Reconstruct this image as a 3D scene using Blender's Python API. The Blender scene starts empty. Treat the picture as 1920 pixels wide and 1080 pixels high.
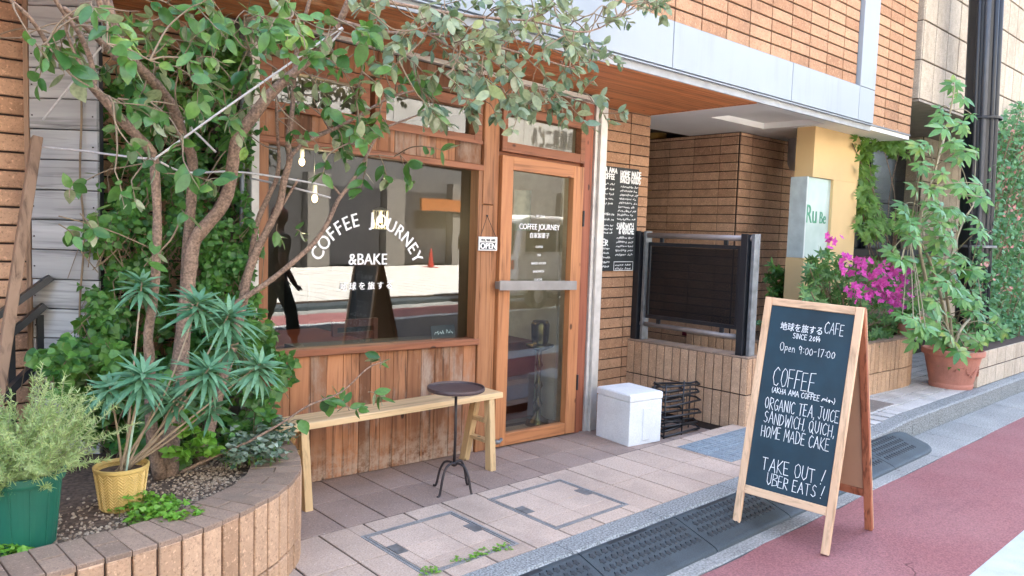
import bpy, math, random
from mathutils import Vector, Matrix
random.seed(7)
R = math.radians
C = bpy.context.scene.collection
V = Vector

# ------------------------------------------------------------------ camera
H = 1.55
FPX = 1421.67
def cam_axes(yaw, pitch, roll):
    cy, sy, cp, sp, cr, sr = math.cos(yaw), math.sin(yaw), math.cos(pitch), math.sin(pitch), math.cos(roll), math.sin(roll)
    f = V((sy*cp, cy*cp, -sp)); r = V((cy, -sy, 0)); d = f.cross(r)
    return cr*r + sr*d, -sr*r + cr*d, f
CR, CD, CF = cam_axes(R(42.2165), R(4.3237), R(-1.7862))
cam_data = bpy.data.cameras.new('camera')
cam_data.sensor_width = 36.0
cam_data.lens = FPX/1920*36.0
cam_data.clip_start = 0.05
cam_data.clip_end = 500
cam = bpy.data.objects.new('camera', cam_data)
C.objects.link(cam)
m3 = Matrix((CR, -CD, -CF)).transposed()
cam.matrix_world = Matrix.Translation((0, 0, H)) @ m3.to_4x4()
bpy.context.scene.camera = cam
def ray(px, py): return CR*((px-960)/FPX) + CD*((py-540)/FPX) + CF
def aty(px, py, y): r = ray(px, py); return V((0, 0, H)) + r*(y/r.y)
def atx(px, py, x): r = ray(px, py); return V((0, 0, H)) + r*(x/r.x)
def atz(px, py, z): r = ray(px, py); return V((0, 0, H)) + r*((z-H)/r.z)

# ------------------------------------------------------------------ light
SUN_EL, SUN_AZ = 58.0, 8.0          # the sun stands behind the cafe: this side of the street is in open shade
world = bpy.data.worlds.new('World'); bpy.context.scene.world = world
world.use_nodes = True
wn = world.node_tree.nodes; wl = world.node_tree.links
sky = wn.new('ShaderNodeTexSky'); sky.sky_type = 'NISHITA'; sky.sun_disc = False
sky.sun_elevation = R(SUN_EL); sky.sun_rotation = R(SUN_AZ)
sky.air_density = 1.0; sky.dust_density = 4.0; sky.ozone_density = 0.6
wl.new(sky.outputs[0], wn['Background'].inputs[0])
wn['Background'].inputs[1].default_value = 0.15
sl = bpy.data.lights.new('sun', 'SUN'); sl.energy = 5.0; sl.angle = R(0.5); sl.color = (1, 0.94, 0.83)
sun = bpy.data.objects.new('sun', sl); C.objects.link(sun)
az = R(SUN_AZ); el = R(SUN_EL)
sdir = V((math.sin(az)*math.cos(el), math.cos(az)*math.cos(el), math.sin(el)))
sun.rotation_euler = sdir.to_track_quat('Z', 'Y').to_euler(); sun.location = (0, 0, 30)
vs = bpy.context.scene.view_settings
vs.view_transform = 'Standard'; vs.look = 'None'; vs.exposure = 3.35; vs.gamma = 1
cy = bpy.context.scene.cycles
cy.max_bounces = 8; cy.diffuse_bounces = 4; cy.glossy_bounces = 4; cy.transparent_max_bounces = 16
cy.sample_clamp_indirect = 6; cy.caustics_reflective = False; cy.caustics_refractive = False

# ------------------------------------------------------------------ materials
MATS = {}
class NT:
    def __init__(s, name):
        s.m = bpy.data.materials.new(name); s.m.use_nodes = True
        s.n = s.m.node_tree.nodes; s.l = s.m.node_tree.links
        s.b = s.n['Principled BSDF']; s.out = s.n['Material Output']
        MATS[name] = s.m
    def new(s, t, **kw):
        nd = s.n.new(t)
        for k, v in kw.items(): setattr(nd, k, v)
        return nd
    def link(s, a, b): s.l.new(a, b)
    def mix(s, fac, a, b, blend='MIX'):
        nd = s.new('ShaderNodeMix', data_type='RGBA', blend_type=blend)
        for sock, v in ((nd.inputs[0], fac), (nd.inputs[6], a), (nd.inputs[7], b)):
            if hasattr(v, 'is_output'): s.link(v, sock)
            elif isinstance(v, (int, float)): sock.default_value = v
            else: sock.default_value = (*v, 1)
        return nd.outputs[2]
    def noise(s, vec, scale, detail=3, rough=.55, dist=0):
        nd = s.new('ShaderNodeTexNoise'); nd.inputs['Scale'].default_value = scale
        nd.inputs['Detail'].default_value = detail; nd.inputs['Roughness'].default_value = rough
        nd.inputs['Distortion'].default_value = dist
        if vec: s.link(vec, nd.inputs['Vector'])
        return nd.outputs['Fac']
    def ramp(s, fac, lo, hi):
        nd = s.new('ShaderNodeMapRange'); nd.inputs[1].default_value = lo; nd.inputs[2].default_value = hi
        s.link(fac, nd.inputs[0]); return nd.outputs[0]
    def coord(s): return s.new('ShaderNodeTexCoord').outputs['Object']
    def island(s): return s.new('ShaderNodeNewGeometry').outputs['Random Per Island']
    def offset(s, vec, rnd, amt=37.0):
        nd = s.new('ShaderNodeVectorMath', operation='SCALE'); cmb = s.new('ShaderNodeCombineXYZ')
        s.link(rnd, cmb.inputs[0]); s.link(rnd, cmb.inputs[1]); s.link(rnd, cmb.inputs[2])
        s.link(cmb.outputs[0], nd.inputs[0]); nd.inputs['Scale'].default_value = amt
        ad = s.new('ShaderNodeVectorMath', operation='ADD'); s.link(vec, ad.inputs[0]); s.link(nd.outputs[0], ad.inputs[1])
        return ad.outputs[0]
    def stretch(s, vec, sc):
        nd = s.new('ShaderNodeMapping'); nd.inputs['Scale'].default_value = sc; s.link(vec, nd.inputs['Vector']); return nd.outputs[0]
    def bump(s, h, strength=.3, dist=.004):
        nd = s.new('ShaderNodeBump'); nd.inputs['Strength'].default_value = strength; nd.inputs['Distance'].default_value = dist
        s.link(h, nd.inputs['Height']); s.link(nd.outputs[0], s.b.inputs['Normal'])
    def base(s, sock): s.link(sock, s.b.inputs['Base Color'])
    def set(s, rough=None, metal=None, spec=None):
        if rough is not None: s.b.inputs['Roughness'].default_value = rough
        if metal is not None: s.b.inputs['Metallic'].default_value = metal
        if spec is not None: s.b.inputs['Specular IOR Level'].default_value = spec

def sc3(c, k): return tuple(min(1, x*k) for x in c)
def plain(name, c, rough=.6, metal=0, var=.15, scale=8, fine=0, bump=0, spec=.5, bscale=150):
    t = NT(name); v = t.coord()
    f = t.ramp(t.noise(v, scale, 5), .3, .7)
    col = t.mix(f, sc3(c, 1-var), sc3(c, 1+var))
    if fine:
        g = t.ramp(t.noise(v, bscale, 2), .35, .65)
        col = t.mix(fine, col, t.mix(g, sc3(c, .35), sc3(c, 1.9)))
    t.base(col); t.set(rough, metal, spec)
    if bump: t.bump(t.noise(v, bscale, 3), bump)
    return t.m
def brick(name, ca, cb, bump=.6, rough=.85, stain=None, bscale=90):
    t = NT(name); v = t.coord(); r = t.island(); vo = t.offset(v, r)
    col = t.mix(r, ca, cb)
    col = t.mix(t.ramp(t.noise(vo, 14, 5), .35, .75), col, t.mix(r, sc3(ca, .72), sc3(cb, .8)))
    col = t.mix(t.ramp(t.noise(vo, bscale*1.8, 3), .54, .74), col, sc3(ca, .62))
    col = t.mix(t.ramp(t.noise(vo, bscale*1.5, 2), .58, .74), col, sc3(cb, 1.18))
    col = t.mix(t.ramp(t.noise(t.stretch(v, (1.6, 1.6, .45)), 1.3, 6, .68), .56, .80), col, t.mix(.5, col, (.13, .085, .06)))
    if stain: col = t.mix(t.ramp(t.noise(t.stretch(v, (2.2, 2.2, .8)), 1.5, 6, .65), .55, .78), col, stain)
    t.base(col); t.set(rough, 0, .25); t.bump(t.noise(vo, bscale, 6, .7), bump, .006)
    return t.m
def wood(name, ca, cb, axis=2, var=.35, rough=.6, bump=.25, grey=None, scale=1.0, dark=.35, greyz=False, rotz=0, knots=1):
    t = NT(name); v = t.coord(); r = t.island()
    if rotz:
        mp_ = t.new('ShaderNodeMapping'); mp_.inputs['Rotation'].default_value = (0, 0, rotz); t.link(v, mp_.inputs['Vector']); v = mp_.outputs[0]
    vo = t.offset(v, r)
    s = [38*scale]*3; s[axis] = 1.6*scale
    g = t.noise(t.stretch(vo, s), 1.0, 6, .62, .6)
    s2 = [9*scale]*3; s2[axis] = .9*scale
    g2 = t.noise(t.stretch(vo, s2), 1.0, 4, .6, .8)
    col = t.mix(t.ramp(g2, .3, .7), ca, cb)
    col = t.mix(t.ramp(g, .5, .72), col, sc3(ca, dark))
    br = t.new('ShaderNodeMapRange'); t.link(r, br.inputs[0]); br.inputs[3].default_value = 1-var; br.inputs[4].default_value = 1+var*.7
    cm = t.new('ShaderNodeCombineColor'); [t.link(br.outputs[0], cm.inputs[i]) for i in range(3)]
    col = t.mix(1.0, col, cm.outputs[0], 'MULTIPLY')
    if grey:
        w = t.noise(t.stretch(vo, (2.5, 2.5, 1.0)), 1.6, 6, .7)
        col = t.mix(t.ramp(w, .52, .72), col, grey)
        if greyz:                                    # the feet of old boards are bleached by splash water
            sx = t.new('ShaderNodeSeparateXYZ'); t.link(v, sx.inputs[0])
            zz = t.new('ShaderNodeMapRange'); t.link(sx.outputs[2], zz.inputs[0]); zz.inputs[1].default_value = .28; zz.inputs[2].default_value = .0
            mm = t.new('ShaderNodeMath', operation='MULTIPLY'); t.link(zz.outputs[0], mm.inputs[0]); t.link(t.ramp(t.noise(v, 18, 5, .7), .38, .6), mm.inputs[1])
            col = t.mix(mm.outputs[0], col, sc3(grey, 1.25))
    vk = t.new('ShaderNodeTexVoronoi'); vk.inputs['Scale'].default_value = 3.2; t.link(t.stretch(vo, [1.6 if i != axis else .9 for i in range(3)]), vk.inputs['Vector'])
    kn = t.ramp(vk.outputs['Distance'], .085, .05)
    if knots: col = t.mix(kn, col, sc3(ca, .22))
    t.base(col); t.set(rough, 0, .35); t.bump(g, bump, .003)
    return t.m
def leafmat(name, top, top2, under, rough=.4, trans=.3, young=None, spec=.45):
    t = NT(name); r = t.island(); v = t.coord()
    col = t.mix(r, top, top2)
    if young: col = t.mix(t.ramp(t.noise(v, 3.5, 2), .6, .72), col, young)
    geo = t.new('ShaderNodeNewGeometry')
    c2 = t.mix(geo.outputs['Backfacing'], col, under) if under else col
    c2 = t.mix(t.ramp(t.noise(v, 60, 2), .4, .7), c2, t.mix(.35, c2, (0, 0, 0)))
    t.base(c2); t.set(rough, 0, spec)
    tr = t.new('ShaderNodeBsdfTranslucent'); t.link(t.mix(.35, col, (.25, .4, .03)), tr.inputs[0])
    mx = t.new('ShaderNodeMixShader'); mx.inputs[0].default_value = trans
    t.link(t.b.outputs[0], mx.inputs[1]); t.link(tr.outputs[0], mx.inputs[2]); t.link(mx.outputs[0], t.out.inputs[0])
    return t.m
def emit(name, c, s):
    t = NT(name); t.b.inputs['Emission Color'].default_value = (*c, 1); t.b.inputs['Emission Strength'].default_value = s; t.base(t.mix(0.0, c, c)); return t.m
def glass(name, tint=(.8, .86, .84), ior=2.1):
    t = NT(name); fr = t.new('ShaderNodeFresnel'); fr.inputs[0].default_value = ior
    tr = t.new('ShaderNodeBsdfTransparent'); tr.inputs[0].default_value = (*tint, 1)
    gl = t.new('ShaderNodeBsdfGlossy'); gl.inputs['Roughness'].default_value = 0.0
    nz = t.new('ShaderNodeTexNoise'); nz.inputs['Scale'].default_value = 2.2; t.link(t.coord(), nz.inputs['Vector'])
    bp = t.new('ShaderNodeBump'); bp.inputs['Strength'].default_value = .02; bp.inputs['Distance'].default_value = .02
    t.link(nz.outputs['Fac'], bp.inputs['Height']); t.link(bp.outputs[0], gl.inputs['Normal'])
    ge = t.new('ShaderNodeNewGeometry'); iv_ = t.new('ShaderNodeMath', operation='SUBTRACT'); iv_.inputs[0].default_value = 1; t.link(ge.outputs['Backfacing'], iv_.inputs[1])
    ml = t.new('ShaderNodeMath', operation='MULTIPLY'); t.link(fr.outputs[0], ml.inputs[0]); t.link(iv_.outputs[0], ml.inputs[1])      # only the outer face of the sheet reflects
    mx = t.new('ShaderNodeMixShader'); t.link(ml.outputs[0], mx.inputs[0]); t.link(tr.outputs[0], mx.inputs[1]); t.link(gl.outputs[0], mx.inputs[2])
    t.link(mx.outputs[0], t.out.inputs[0]); return t.m

M_upbrick = brick('upper_brick', (.40, .218, .122), (.53, .315, .185), .8, bscale=42)
M_pier = brick('pier_brick', (.38, .215, .125), (.52, .31, .185), .7, bscale=45)
M_rec = brick('recess_brick', (.49, .295, .185), (.64, .405, .265), .7, bscale=45)
M_left = brick('left_brick', (.52, .305, .185), (.66, .41, .26), 1.0, bscale=48)
M_vert = brick('upright_tile', (.46, .285, .17), (.62, .41, .26), .9, stain=(.35, .235, .165), bscale=50)
M_cap = brick('cap_tile', (.25, .175, .125), (.34, .235, .165), .5, stain=(.17, .13, .10))
M_joint = plain('mortar', (.040, .026, .020), .95, var=.3)
M_joint2 = plain('mortar_brown', (.055, .034, .024), .95, var=.3)
def tilemat(name, ca, cb):
    t = NT(name); v = t.coord(); r = t.island()
    col = t.mix(r, ca, cb)
    col = t.mix(t.ramp(t.noise(v, 120, 3), .46, .66), col, t.mix(.32, col, (.08, .06, .05)))
    col = t.mix(t.ramp(t.noise(v, 140, 2), .62, .72), col, t.mix(.4, col, (.85, .76, .7)))
    col = t.mix(t.ramp(t.noise(v, 2.2, 6, .65), .45, .8), col, t.mix(.45, col, (.12, .09, .075)))
    t.base(col); t.set(.75, 0, .3); t.bump(t.noise(v, 110, 3), .3); return t.m
M_tile = tilemat('pavement_tile', (.46, .35, .27), (.55, .425, .335))
M_apron = tilemat('apron_tile', (.31, .225, .18), (.38, .28, .225))
M_white_tile = tilemat('white_tile', (.50, .49, .46), (.62, .60, .57))
M_granite = plain('granite_kerb', (.20, .21, .205), .8, var=.25, scale=2.5, fine=.75, bump=.5, bscale=100)
M_gutter = plain('gutter_concrete', (.22, .225, .215), .85, var=.42, scale=2.2, fine=.45, bump=.5, bscale=85)
def asphalt(name, c, wear, patch):
    t = NT(name); v = t.coord()
    col = t.mix(t.ramp(t.noise(v, 1.1, 7, .62), .38, .68), c, wear)
    col = t.mix(t.ramp(t.noise(t.stretch(v, (.5, 2.2, 1)), 1.3, 5, .7, .5), .58, .72), col, patch)
    g1 = t.ramp(t.noise(v, 105, 3), .38, .62); col = t.mix(.40, col, t.mix(g1, sc3(c, .45), sc3(c, 1.6)))
    vo_ = t.new('ShaderNodeTexVoronoi', feature='DISTANCE_TO_EDGE'); vo_.inputs['Scale'].default_value = .55
    wob = t.new('ShaderNodeVectorMath', operation='ADD'); nz_ = t.new('ShaderNodeTexNoise'); nz_.inputs['Scale'].default_value = 5; t.link(v, nz_.inputs['Vector'])
    sc_ = t.new('ShaderNodeVectorMath', operation='SCALE'); sc_.inputs['Scale'].default_value = .28; t.link(nz_.outputs['Color'], sc_.inputs[0]); t.link(v, wob.inputs[0]); t.link(sc_.outputs[0], wob.inputs[1]); t.link(wob.outputs[0], vo_.inputs['Vector'])
    cr = t.new('ShaderNodeMath', operation='MULTIPLY'); t.link(t.ramp(vo_.outputs['Distance'], .005, .001), cr.inputs[0]); t.link(t.ramp(t.noise(v, .9, 2), .54, .62), cr.inputs[1]); col = t.mix(cr.outputs[0], col, sc3(c, .5))
    t.base(col); t.set(.85, 0, .3); t.bump(t.noise(v, 120, 3), 1.0); return t.m
M_red = asphalt('red_asphalt', (.235, .095, .096), (.29, .145, .142), (.19, .09, .092))
M_asph = plain('grey_asphalt', (.065, .068, .072), .85, var=.15, scale=1.5, fine=.4, bump=.7, bscale=150)
M_wpaint = plain('white_road_paint', (.38, .425, .425), .7, var=.12, scale=9, fine=.1, bump=.3)
M_rubber = plain('rubber_mat', (.036, .050, .058), .6, var=.35, scale=5, fine=.3, bump=.25, bscale=200)
M_plank = wood('shop_planks', (.21, .084, .036), (.40, .185, .088), 2, .5, .7, .5, grey=(.36, .275, .21), greyz=True, dark=.22)
M_frame = wood('frame_wood', (.245, .088, .042), (.34, .14, .068), 0, .14, .55, .3, dark=.45)
M_framev = wood('frame_wood_upright', (.26, .102, .042), (.41, .192, .086), 2, .2, .55, .35, dark=.32)
M_door = wood('door_wood', (.43, .17, .07), (.56, .25, .105), 2, .1, .45, .2, dark=.5)
M_doorh = wood('door_wood_rail', (.43, .17, .07), (.55, .245, .10), 0, .1, .45, .2, dark=.5)
M_soffit = wood('soffit_wood', (.55, .20, .075), (.68, .275, .115), 0, .2, .5, .25, dark=.45)
M_bench = wood('pale_bench_wood', (.66, .44, .22), (.74, .54, .30), 0, .08, .6, .2, dark=.62)
M_benchl = wood('pale_bench_leg_wood', (.58, .38, .18), (.68, .48, .25), 2, .08, .6, .2, dark=.6)
M_signw = wood('sign_pine', (.66, .42, .25), (.75, .53, .34), 2, .08, .5, .15, dark=.6)
M_signs = wood('sign_stained_edge', (.30, .085, .04), (.46, .17, .085), 2, .1, .5, .15, dark=.25)
M_hard = plain('hardboard', (.46, .25, .145), .7, var=.06, scale=5)
M_greyw = wood('grey_board', (.33, .33, .325), (.46, .46, .45), 0, .18, .85, .5, scale=.9, dark=.42, rotz=R(42.2), knots=0)
M_oldpost = wood('old_post_wood', (.24, .15, .095), (.33, .215, .14), 2, .1, .8, .4, dark=.5)
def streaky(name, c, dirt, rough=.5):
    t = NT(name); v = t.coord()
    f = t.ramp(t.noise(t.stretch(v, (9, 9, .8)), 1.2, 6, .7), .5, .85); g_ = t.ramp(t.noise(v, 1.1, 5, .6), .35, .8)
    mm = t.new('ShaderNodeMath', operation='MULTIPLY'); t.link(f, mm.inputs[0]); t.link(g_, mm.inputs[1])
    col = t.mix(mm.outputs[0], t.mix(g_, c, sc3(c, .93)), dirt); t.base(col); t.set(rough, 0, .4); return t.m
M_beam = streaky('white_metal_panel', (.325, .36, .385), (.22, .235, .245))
M_beamgap = plain('panel_gap', (.20, .215, .23), .6)
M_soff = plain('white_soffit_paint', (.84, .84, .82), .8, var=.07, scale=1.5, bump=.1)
M_cream = plain('cream_wall', (.70, .485, .23), .75, var=.04, scale=3, bump=.12, bscale=80)
M_steel = plain('steel_post', (.60, .575, .53), .4, .35, var=.15, scale=10)
M_wframe = plain('white_post_paint', (.60, .57, .50), .6, var=.12, scale=14)
M_black = plain('black_metal', (.012, .014, .018), .4, var=.2, scale=10)
M_galv = plain('galvanised', (.22, .235, .245), .45, .55, var=.3, scale=14)
M_tube = plain('taupe_tube', (.26, .22, .20), .45, .3, var=.15)
M_iron = plain('wrought_iron', (.035, .027, .027), .5, .3, var=.3, scale=20)
M_irontop = plain('table_top_iron', (.085, .058, .058), .45, .2, var=.2, scale=12)
M_foam = plain('white_foam', (.72, .735, .73), .8, var=.07, scale=7, fine=.10, bump=.5, bscale=90)
M_chalkbd = plain('sign_blackboard', (.008, .034, .052), .6, var=.3, scale=4)
M_slate = plain('menu_slate', (.022, .028, .030), .6, var=.35, scale=5)
M_chalk = plain('chalk', (.82, .85, .84), .9, var=.05)
M_letter = plain('window_lettering', (.88, .88, .86), .7, var=.02)
M_glass = glass('pane_glass')
M_soil = plain('soil', (.10, .068, .046), .95, var=.5, scale=40, fine=.5, bump=1, bscale=60)
M_pebble = brick('pebble', (.24, .165, .11), (.50, .40, .29), .2, .8)
M_terra = plain('terracotta', (.44, .185, .13), .8, var=.2, scale=7, fine=.1, bump=.2)
M_gpot = plain('green_plastic', (.012, .12, .075), .42, var=.12, scale=5)
M_ypot = plain('yellow_pot', (.60, .41, .13), .6, var=.14, scale=6, bump=.3, bscale=60)
M_beige = brick('beige_tile', (.46, .385, .29), (.58, .495, .385), .3, bscale=50, stain=(.30, .245, .18))
M_oldwall = plain('mottled_wall', (.20, .16, .12), .9, var=.4, scale=7, fine=.3, bump=.5)
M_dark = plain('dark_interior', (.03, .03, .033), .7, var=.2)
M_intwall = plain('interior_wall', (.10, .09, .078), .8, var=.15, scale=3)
M_rope = plain('white_rope', (.52, .50, .48), .8, var=.12, scale=60)
M_bark = plain('tree_bark', (.225, .150, .105), .85, var=.5, scale=30, fine=.5, bump=1, bscale=95)
M_twig = plain('twig', (.22, .16, .10), .8, var=.2, scale=20)
M_feijoa = leafmat('tree_leaf', (.032, .125, .034), (.125, .275, .055), (.40, .45, .28), .28, .25, young=(.28, .42, .08))
M_sage = leafmat('grey_green_leaf', (.09, .17, .10), (.34, .39, .22), (.46, .49, .34), .4, .25, young=(.38, .44, .16))
M_ivy = leafmat('creeper_leaf', (.035, .135, .032), (.125, .30, .052), None, .36, .3, young=(.14, .27, .04))
M_euph = leafmat('blue_green_leaf', (.085, .245, .135), (.22, .42, .24), (.15, .31, .17), .45, .28)
M_feather = leafmat('feathery_leaf', (.38, .52, .20), (.62, .73, .33), None, .7, .38)
M_clover = leafmat('bright_leaf', (.13, .34, .03), (.24, .46, .06), None, .5, .3)
M_varieg = leafmat('pale_edged_leaf', (.03, .10, .045), (.42, .50, .38), None, .45, .2)
M_scheff = leafmat('umbrella_leaf', (.07, .22, .055), (.16, .34, .085), (.20, .34, .14), .35, .25, young=(.36, .42, .07))
M_azal = leafmat('azalea_leaf', (.045, .15, .045), (.15, .29, .08), None, .5, .25)
M_flower = leafmat('magenta_petal', (.62, .03, .36), (.80, .10, .52), None, .6, .3)
M_pink = leafmat('pink_bud', (.70, .22, .22), (.80, .45, .42), None, .6, .3)
M_maple = leafmat('maple_leaf', (.10, .23, .035), (.20, .36, .06), None, .5, .35)
M_bush = leafmat('bush_leaf', (.06, .20, .08), (.15, .34, .14), None, .5, .28)
M_bulb = emit('warm_bulb', (1.0, .66, .30), 1.1)

# ------------------------------------------------------------------ mesh helpers
class MB:
    def __init__(s): s.v = []; s.f = []
    def add(s, vs, fs):
        o = len(s.v); s.v.extend(vs); s.f.extend([tuple(i+o for i in f) for f in fs])
    def box(s, x0, x1, y0, y1, z0, z1):
        s.add([(x0,y0,z0),(x1,y0,z0),(x1,y1,z0),(x0,y1,z0),(x0,y0,z1),(x1,y0,z1),(x1,y1,z1),(x0,y1,z1)],
              [(0,3,2,1),(4,5,6,7),(0,1,5,4),(1,2,6,5),(2,3,7,6),(3,0,4,7)]); return s
    def tile(s, O, U, Vv, N, w, h, t, c=.003):
        O, U, Vv, N = V(O), V(U), V(Vv), V(N)
        def ring(i, d): return [O+U*i+Vv*i+N*d, O+U*(w-i)+Vv*i+N*d, O+U*(w-i)+Vv*(h-i)+N*d, O+U*i+Vv*(h-i)+N*d]
        vs = ring(0, 0)+ring(0, t-c)+ring(c, t)
        fs = [(8, 9, 10, 11), (3, 2, 1, 0)]
        for a in (0, 4):
            for k in range(4):
                k2 = (k+1) % 4; fs.append((a+k, a+k2, a+4+k2, a+4+k))
        s.add([tuple(p) for p in vs], fs)
    def obox(s, O, U, Vv, N, w, h, t, c=.003): s.tile(O, U, Vv, N, w, h, t, c); return s
    def wall(s, O, U, Vv, N, W, Ht, tw, th, gap, t=.008, c=.003, stag=0, off=0, jit=.0008, hole=None, rows_off=0):
        O, U, Vv, N = V(O), V(U), V(Vv), V(N)
        j = 0; z = -rows_off
        while z < Ht-1e-4:
            z0 = max(z, 0); z1 = min(z+th, Ht)
            x = -off - (tw*stag if j % 2 else 0)
            while x < W-1e-4:
                x0 = max(x, 0); x1 = min(x+tw, W)
                if x1-x0 > gap*1.5 and z1-z0 > gap*1.5 and not (hole and hole((x0+x1)/2, (z0+z1)/2)):
                    s.tile(O+U*(x0+gap/2)+Vv*(z0+gap/2), U, Vv, N, x1-x0-gap, z1-z0-gap, t+random.uniform(-jit, jit), c)
                x += tw
            z += th; j += 1
        return s
    def tube(s, pts, rad, n=8, cap=True, closed=False):
        pts = [V(p) for p in pts]; rs = rad if isinstance(rad, (list, tuple)) else [rad]*len(pts)
        o = len(s.v); up = None; m = len(pts)
        for i, p in enumerate(pts):
            if closed: d = pts[(i+1) % m]-pts[i-1]
            else: d = pts[min(i+1, m-1)]-pts[max(i-1, 0)]
            if d.length < 1e-9: d = V((0, 0, 1))
            d.normalize()
            if up is None:
                up = V((0, 0, 1)) if abs(d.z) < .9 else V((1, 0, 0))
            a = d.cross(up)
            if a.length < 1e-5: a = d.orthogonal()
            a.normalize(); b = a.cross(d); up = b
            for k in range(n):
                t = 2*math.pi*k/n; s.v.append(tuple(p+(a*math.cos(t)+b*math.sin(t))*rs[i]))
        for i in range(m if closed else m-1):
            i2 = (i+1) % m
            for k in range(n):
                k2 = (k+1) % n; s.f.append((o+i*n+k, o+i*n+k2, o+i2*n+k2, o+i2*n+k))
        if cap and not closed:
            s.f.append(tuple(o+k for k in reversed(range(n)))); s.f.append(tuple(o+(m-1)*n+k for k in range(n)))
        return s
    def lathe(s, prof, cen, n=32, cap=False):
        o = len(s.v); cx, cy, cz = cen
        for r, z in prof:
            for k in range(n):
                t = 2*math.pi*k/n; s.v.append((cx+r*math.cos(t), cy+r*math.sin(t), cz+z))
        for i in range(len(prof)-1):
            for k in range(n):
                k2 = (k+1) % n; s.f.append((o+i*n+k, o+i*n+k2, o+(i+1)*n+k2, o+(i+1)*n+k))
        if cap:
            s.f.append(tuple(o+k for k in reversed(range(n)))); e = o+(len(prof)-1)*n; s.f.append(tuple(e+k for k in range(n)))
        return s
    def leaf(s, p, d, nrm, L, W, fold=.25, curl=.15, tip=.5, segs=4):
        d = d.normalized(); a = d.cross(nrm)
        if a.length < 1e-4: a = d.orthogonal()
        a.normalize(); n = a.cross(d)
        vs = [p]; fs = []
        for i in range(1, segs):
            t = i/segs; w = W*.5*math.sin(math.pi*t**(.62+.5*tip-.25))**.8
            c = p+d*(L*t)-n*(curl*L*t*t)
            vs += [c+a*w+n*(fold*w), c, c-a*w+n*(fold*w)]
        vs.append(p+d*L-n*(curl*L))
        m = len(vs)-1
        fs += [(0, 1, 2), (0, 2, 3)]
        for i in range(segs-2):
            b = 1+3*i; fs += [(b, b+3, b+4, b+1), (b+1, b+4, b+5, b+2)]
        b = 1+3*(segs-2); fs += [(b, m, b+1), (b+1, m, b+2)]
        s.add([tuple(q) for q in vs], fs)
    def sphere(s, c, r, n=12, m=8, sq=(1, 1, 1)):
        prof = []
        o = len(s.v)
        for i in range(m+1):
            ph = math.pi*i/m
            for k in range(n):
                t = 2*math.pi*k/n
                s.v.append((c[0]+r*sq[0]*math.sin(ph)*math.cos(t), c[1]+r*sq[1]*math.sin(ph)*math.sin(t), c[2]-r*sq[2]*math.cos(ph)))
        for i in range(m):
            for k in range(n):
                k2 = (k+1) % n; s.f.append((o+i*n+k, o+i*n+k2, o+(i+1)*n+k2, o+(i+1)*n+k))
        return s
    def prism(s, poly, z0, z1):
        n = len(poly)
        s.add([(x, y, z0) for x, y in poly]+[(x, y, z1) for x, y in poly],
              [tuple(reversed(range(n))), tuple(range(n, 2*n))]+[(k, (k+1) % n, n+(k+1) % n, n+k) for k in range(n)]); return s
SHX = .024
def shear(mb, k=SHX, x0=3.4):           # the old shop front has settled a little towards the right, with the floor before it
    mb.v = [(x, y, z-k*(x-x0)) for x, y, z in mb.v]; return mb
def part(name, mb, mat, parent=None, smooth=False, bevel=0, **props):
    me = bpy.data.meshes.new(name); me.from_pydata([tuple(v) for v in mb.v], [], mb.f); me.update()
    me.materials.append(mat)
    if smooth: me.polygons.foreach_set('use_smooth', [True]*len(me.polygons))
    o = bpy.data.objects.new(name, me); C.objects.link(o)
    if parent is not None:
        o.parent = parent; w = V((0, 0, 0)); q = parent
        while q: w += q.location; q = q.parent
        o.location = -w
    if bevel:
        b = o.modifiers.new('bevel', 'BEVEL'); b.width = bevel; b.segments = 2; b.limit_method = 'ANGLE'
        b.harden_normals = False
    for k, v in props.items(): o[k] = v
    return o
def thing(name, label, cat, loc, group=None):
    o = bpy.data.objects.new(name, None); C.objects.link(o); o.location = loc; o.empty_display_size = .1
    o['label'] = label; o['category'] = cat
    if group: o['group'] = group
    return o
def solo(name, mb, mat, label, cat, group=None, **kw):
    o = part(name, mb, mat, None, **kw); o['label'] = label; o['category'] = cat
    if group: o['group'] = group
    return o
def struct(name, mb, mat, **kw): return part(name, mb, mat, None, kind='structure', **kw)
def copy_thing(o, delta, label=None):
    c = o.copy(); C.objects.link(c); c.location = o.location + V(delta)
    if label: c['label'] = label
    for ch in o.children:
        d = ch.copy(); C.objects.link(d); d.parent = c
        for g in ch.children:
            e = g.copy(); C.objects.link(e); e.parent = d
    return c
X, Y, Z = V((1, 0, 0)), V((0, 1, 0)), V((0, 0, 1))
def rv(a, b): return random.uniform(a, b)
def rdir():
    while 1:
        v = V((rv(-1, 1), rv(-1, 1), rv(-1, 1)))
        if .1 < v.length < 1: return v.normalized()
def catmull(pts, k=5):
    pts = [V(p) for p in pts]; out = []
    for i in range(len(pts)-1):
        p0 = pts[max(i-1, 0)]; p1 = pts[i]; p2 = pts[i+1]; p3 = pts[min(i+2, len(pts)-1)]
        for j in range(k):
            t = j/k
            out.append(.5*((2*p1)+(p2-p0)*t+(2*p0-5*p1+4*p2-p3)*t*t+(3*p1-p0-3*p2+p3)*t**3))
    out.append(pts[-1]); return out

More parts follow.
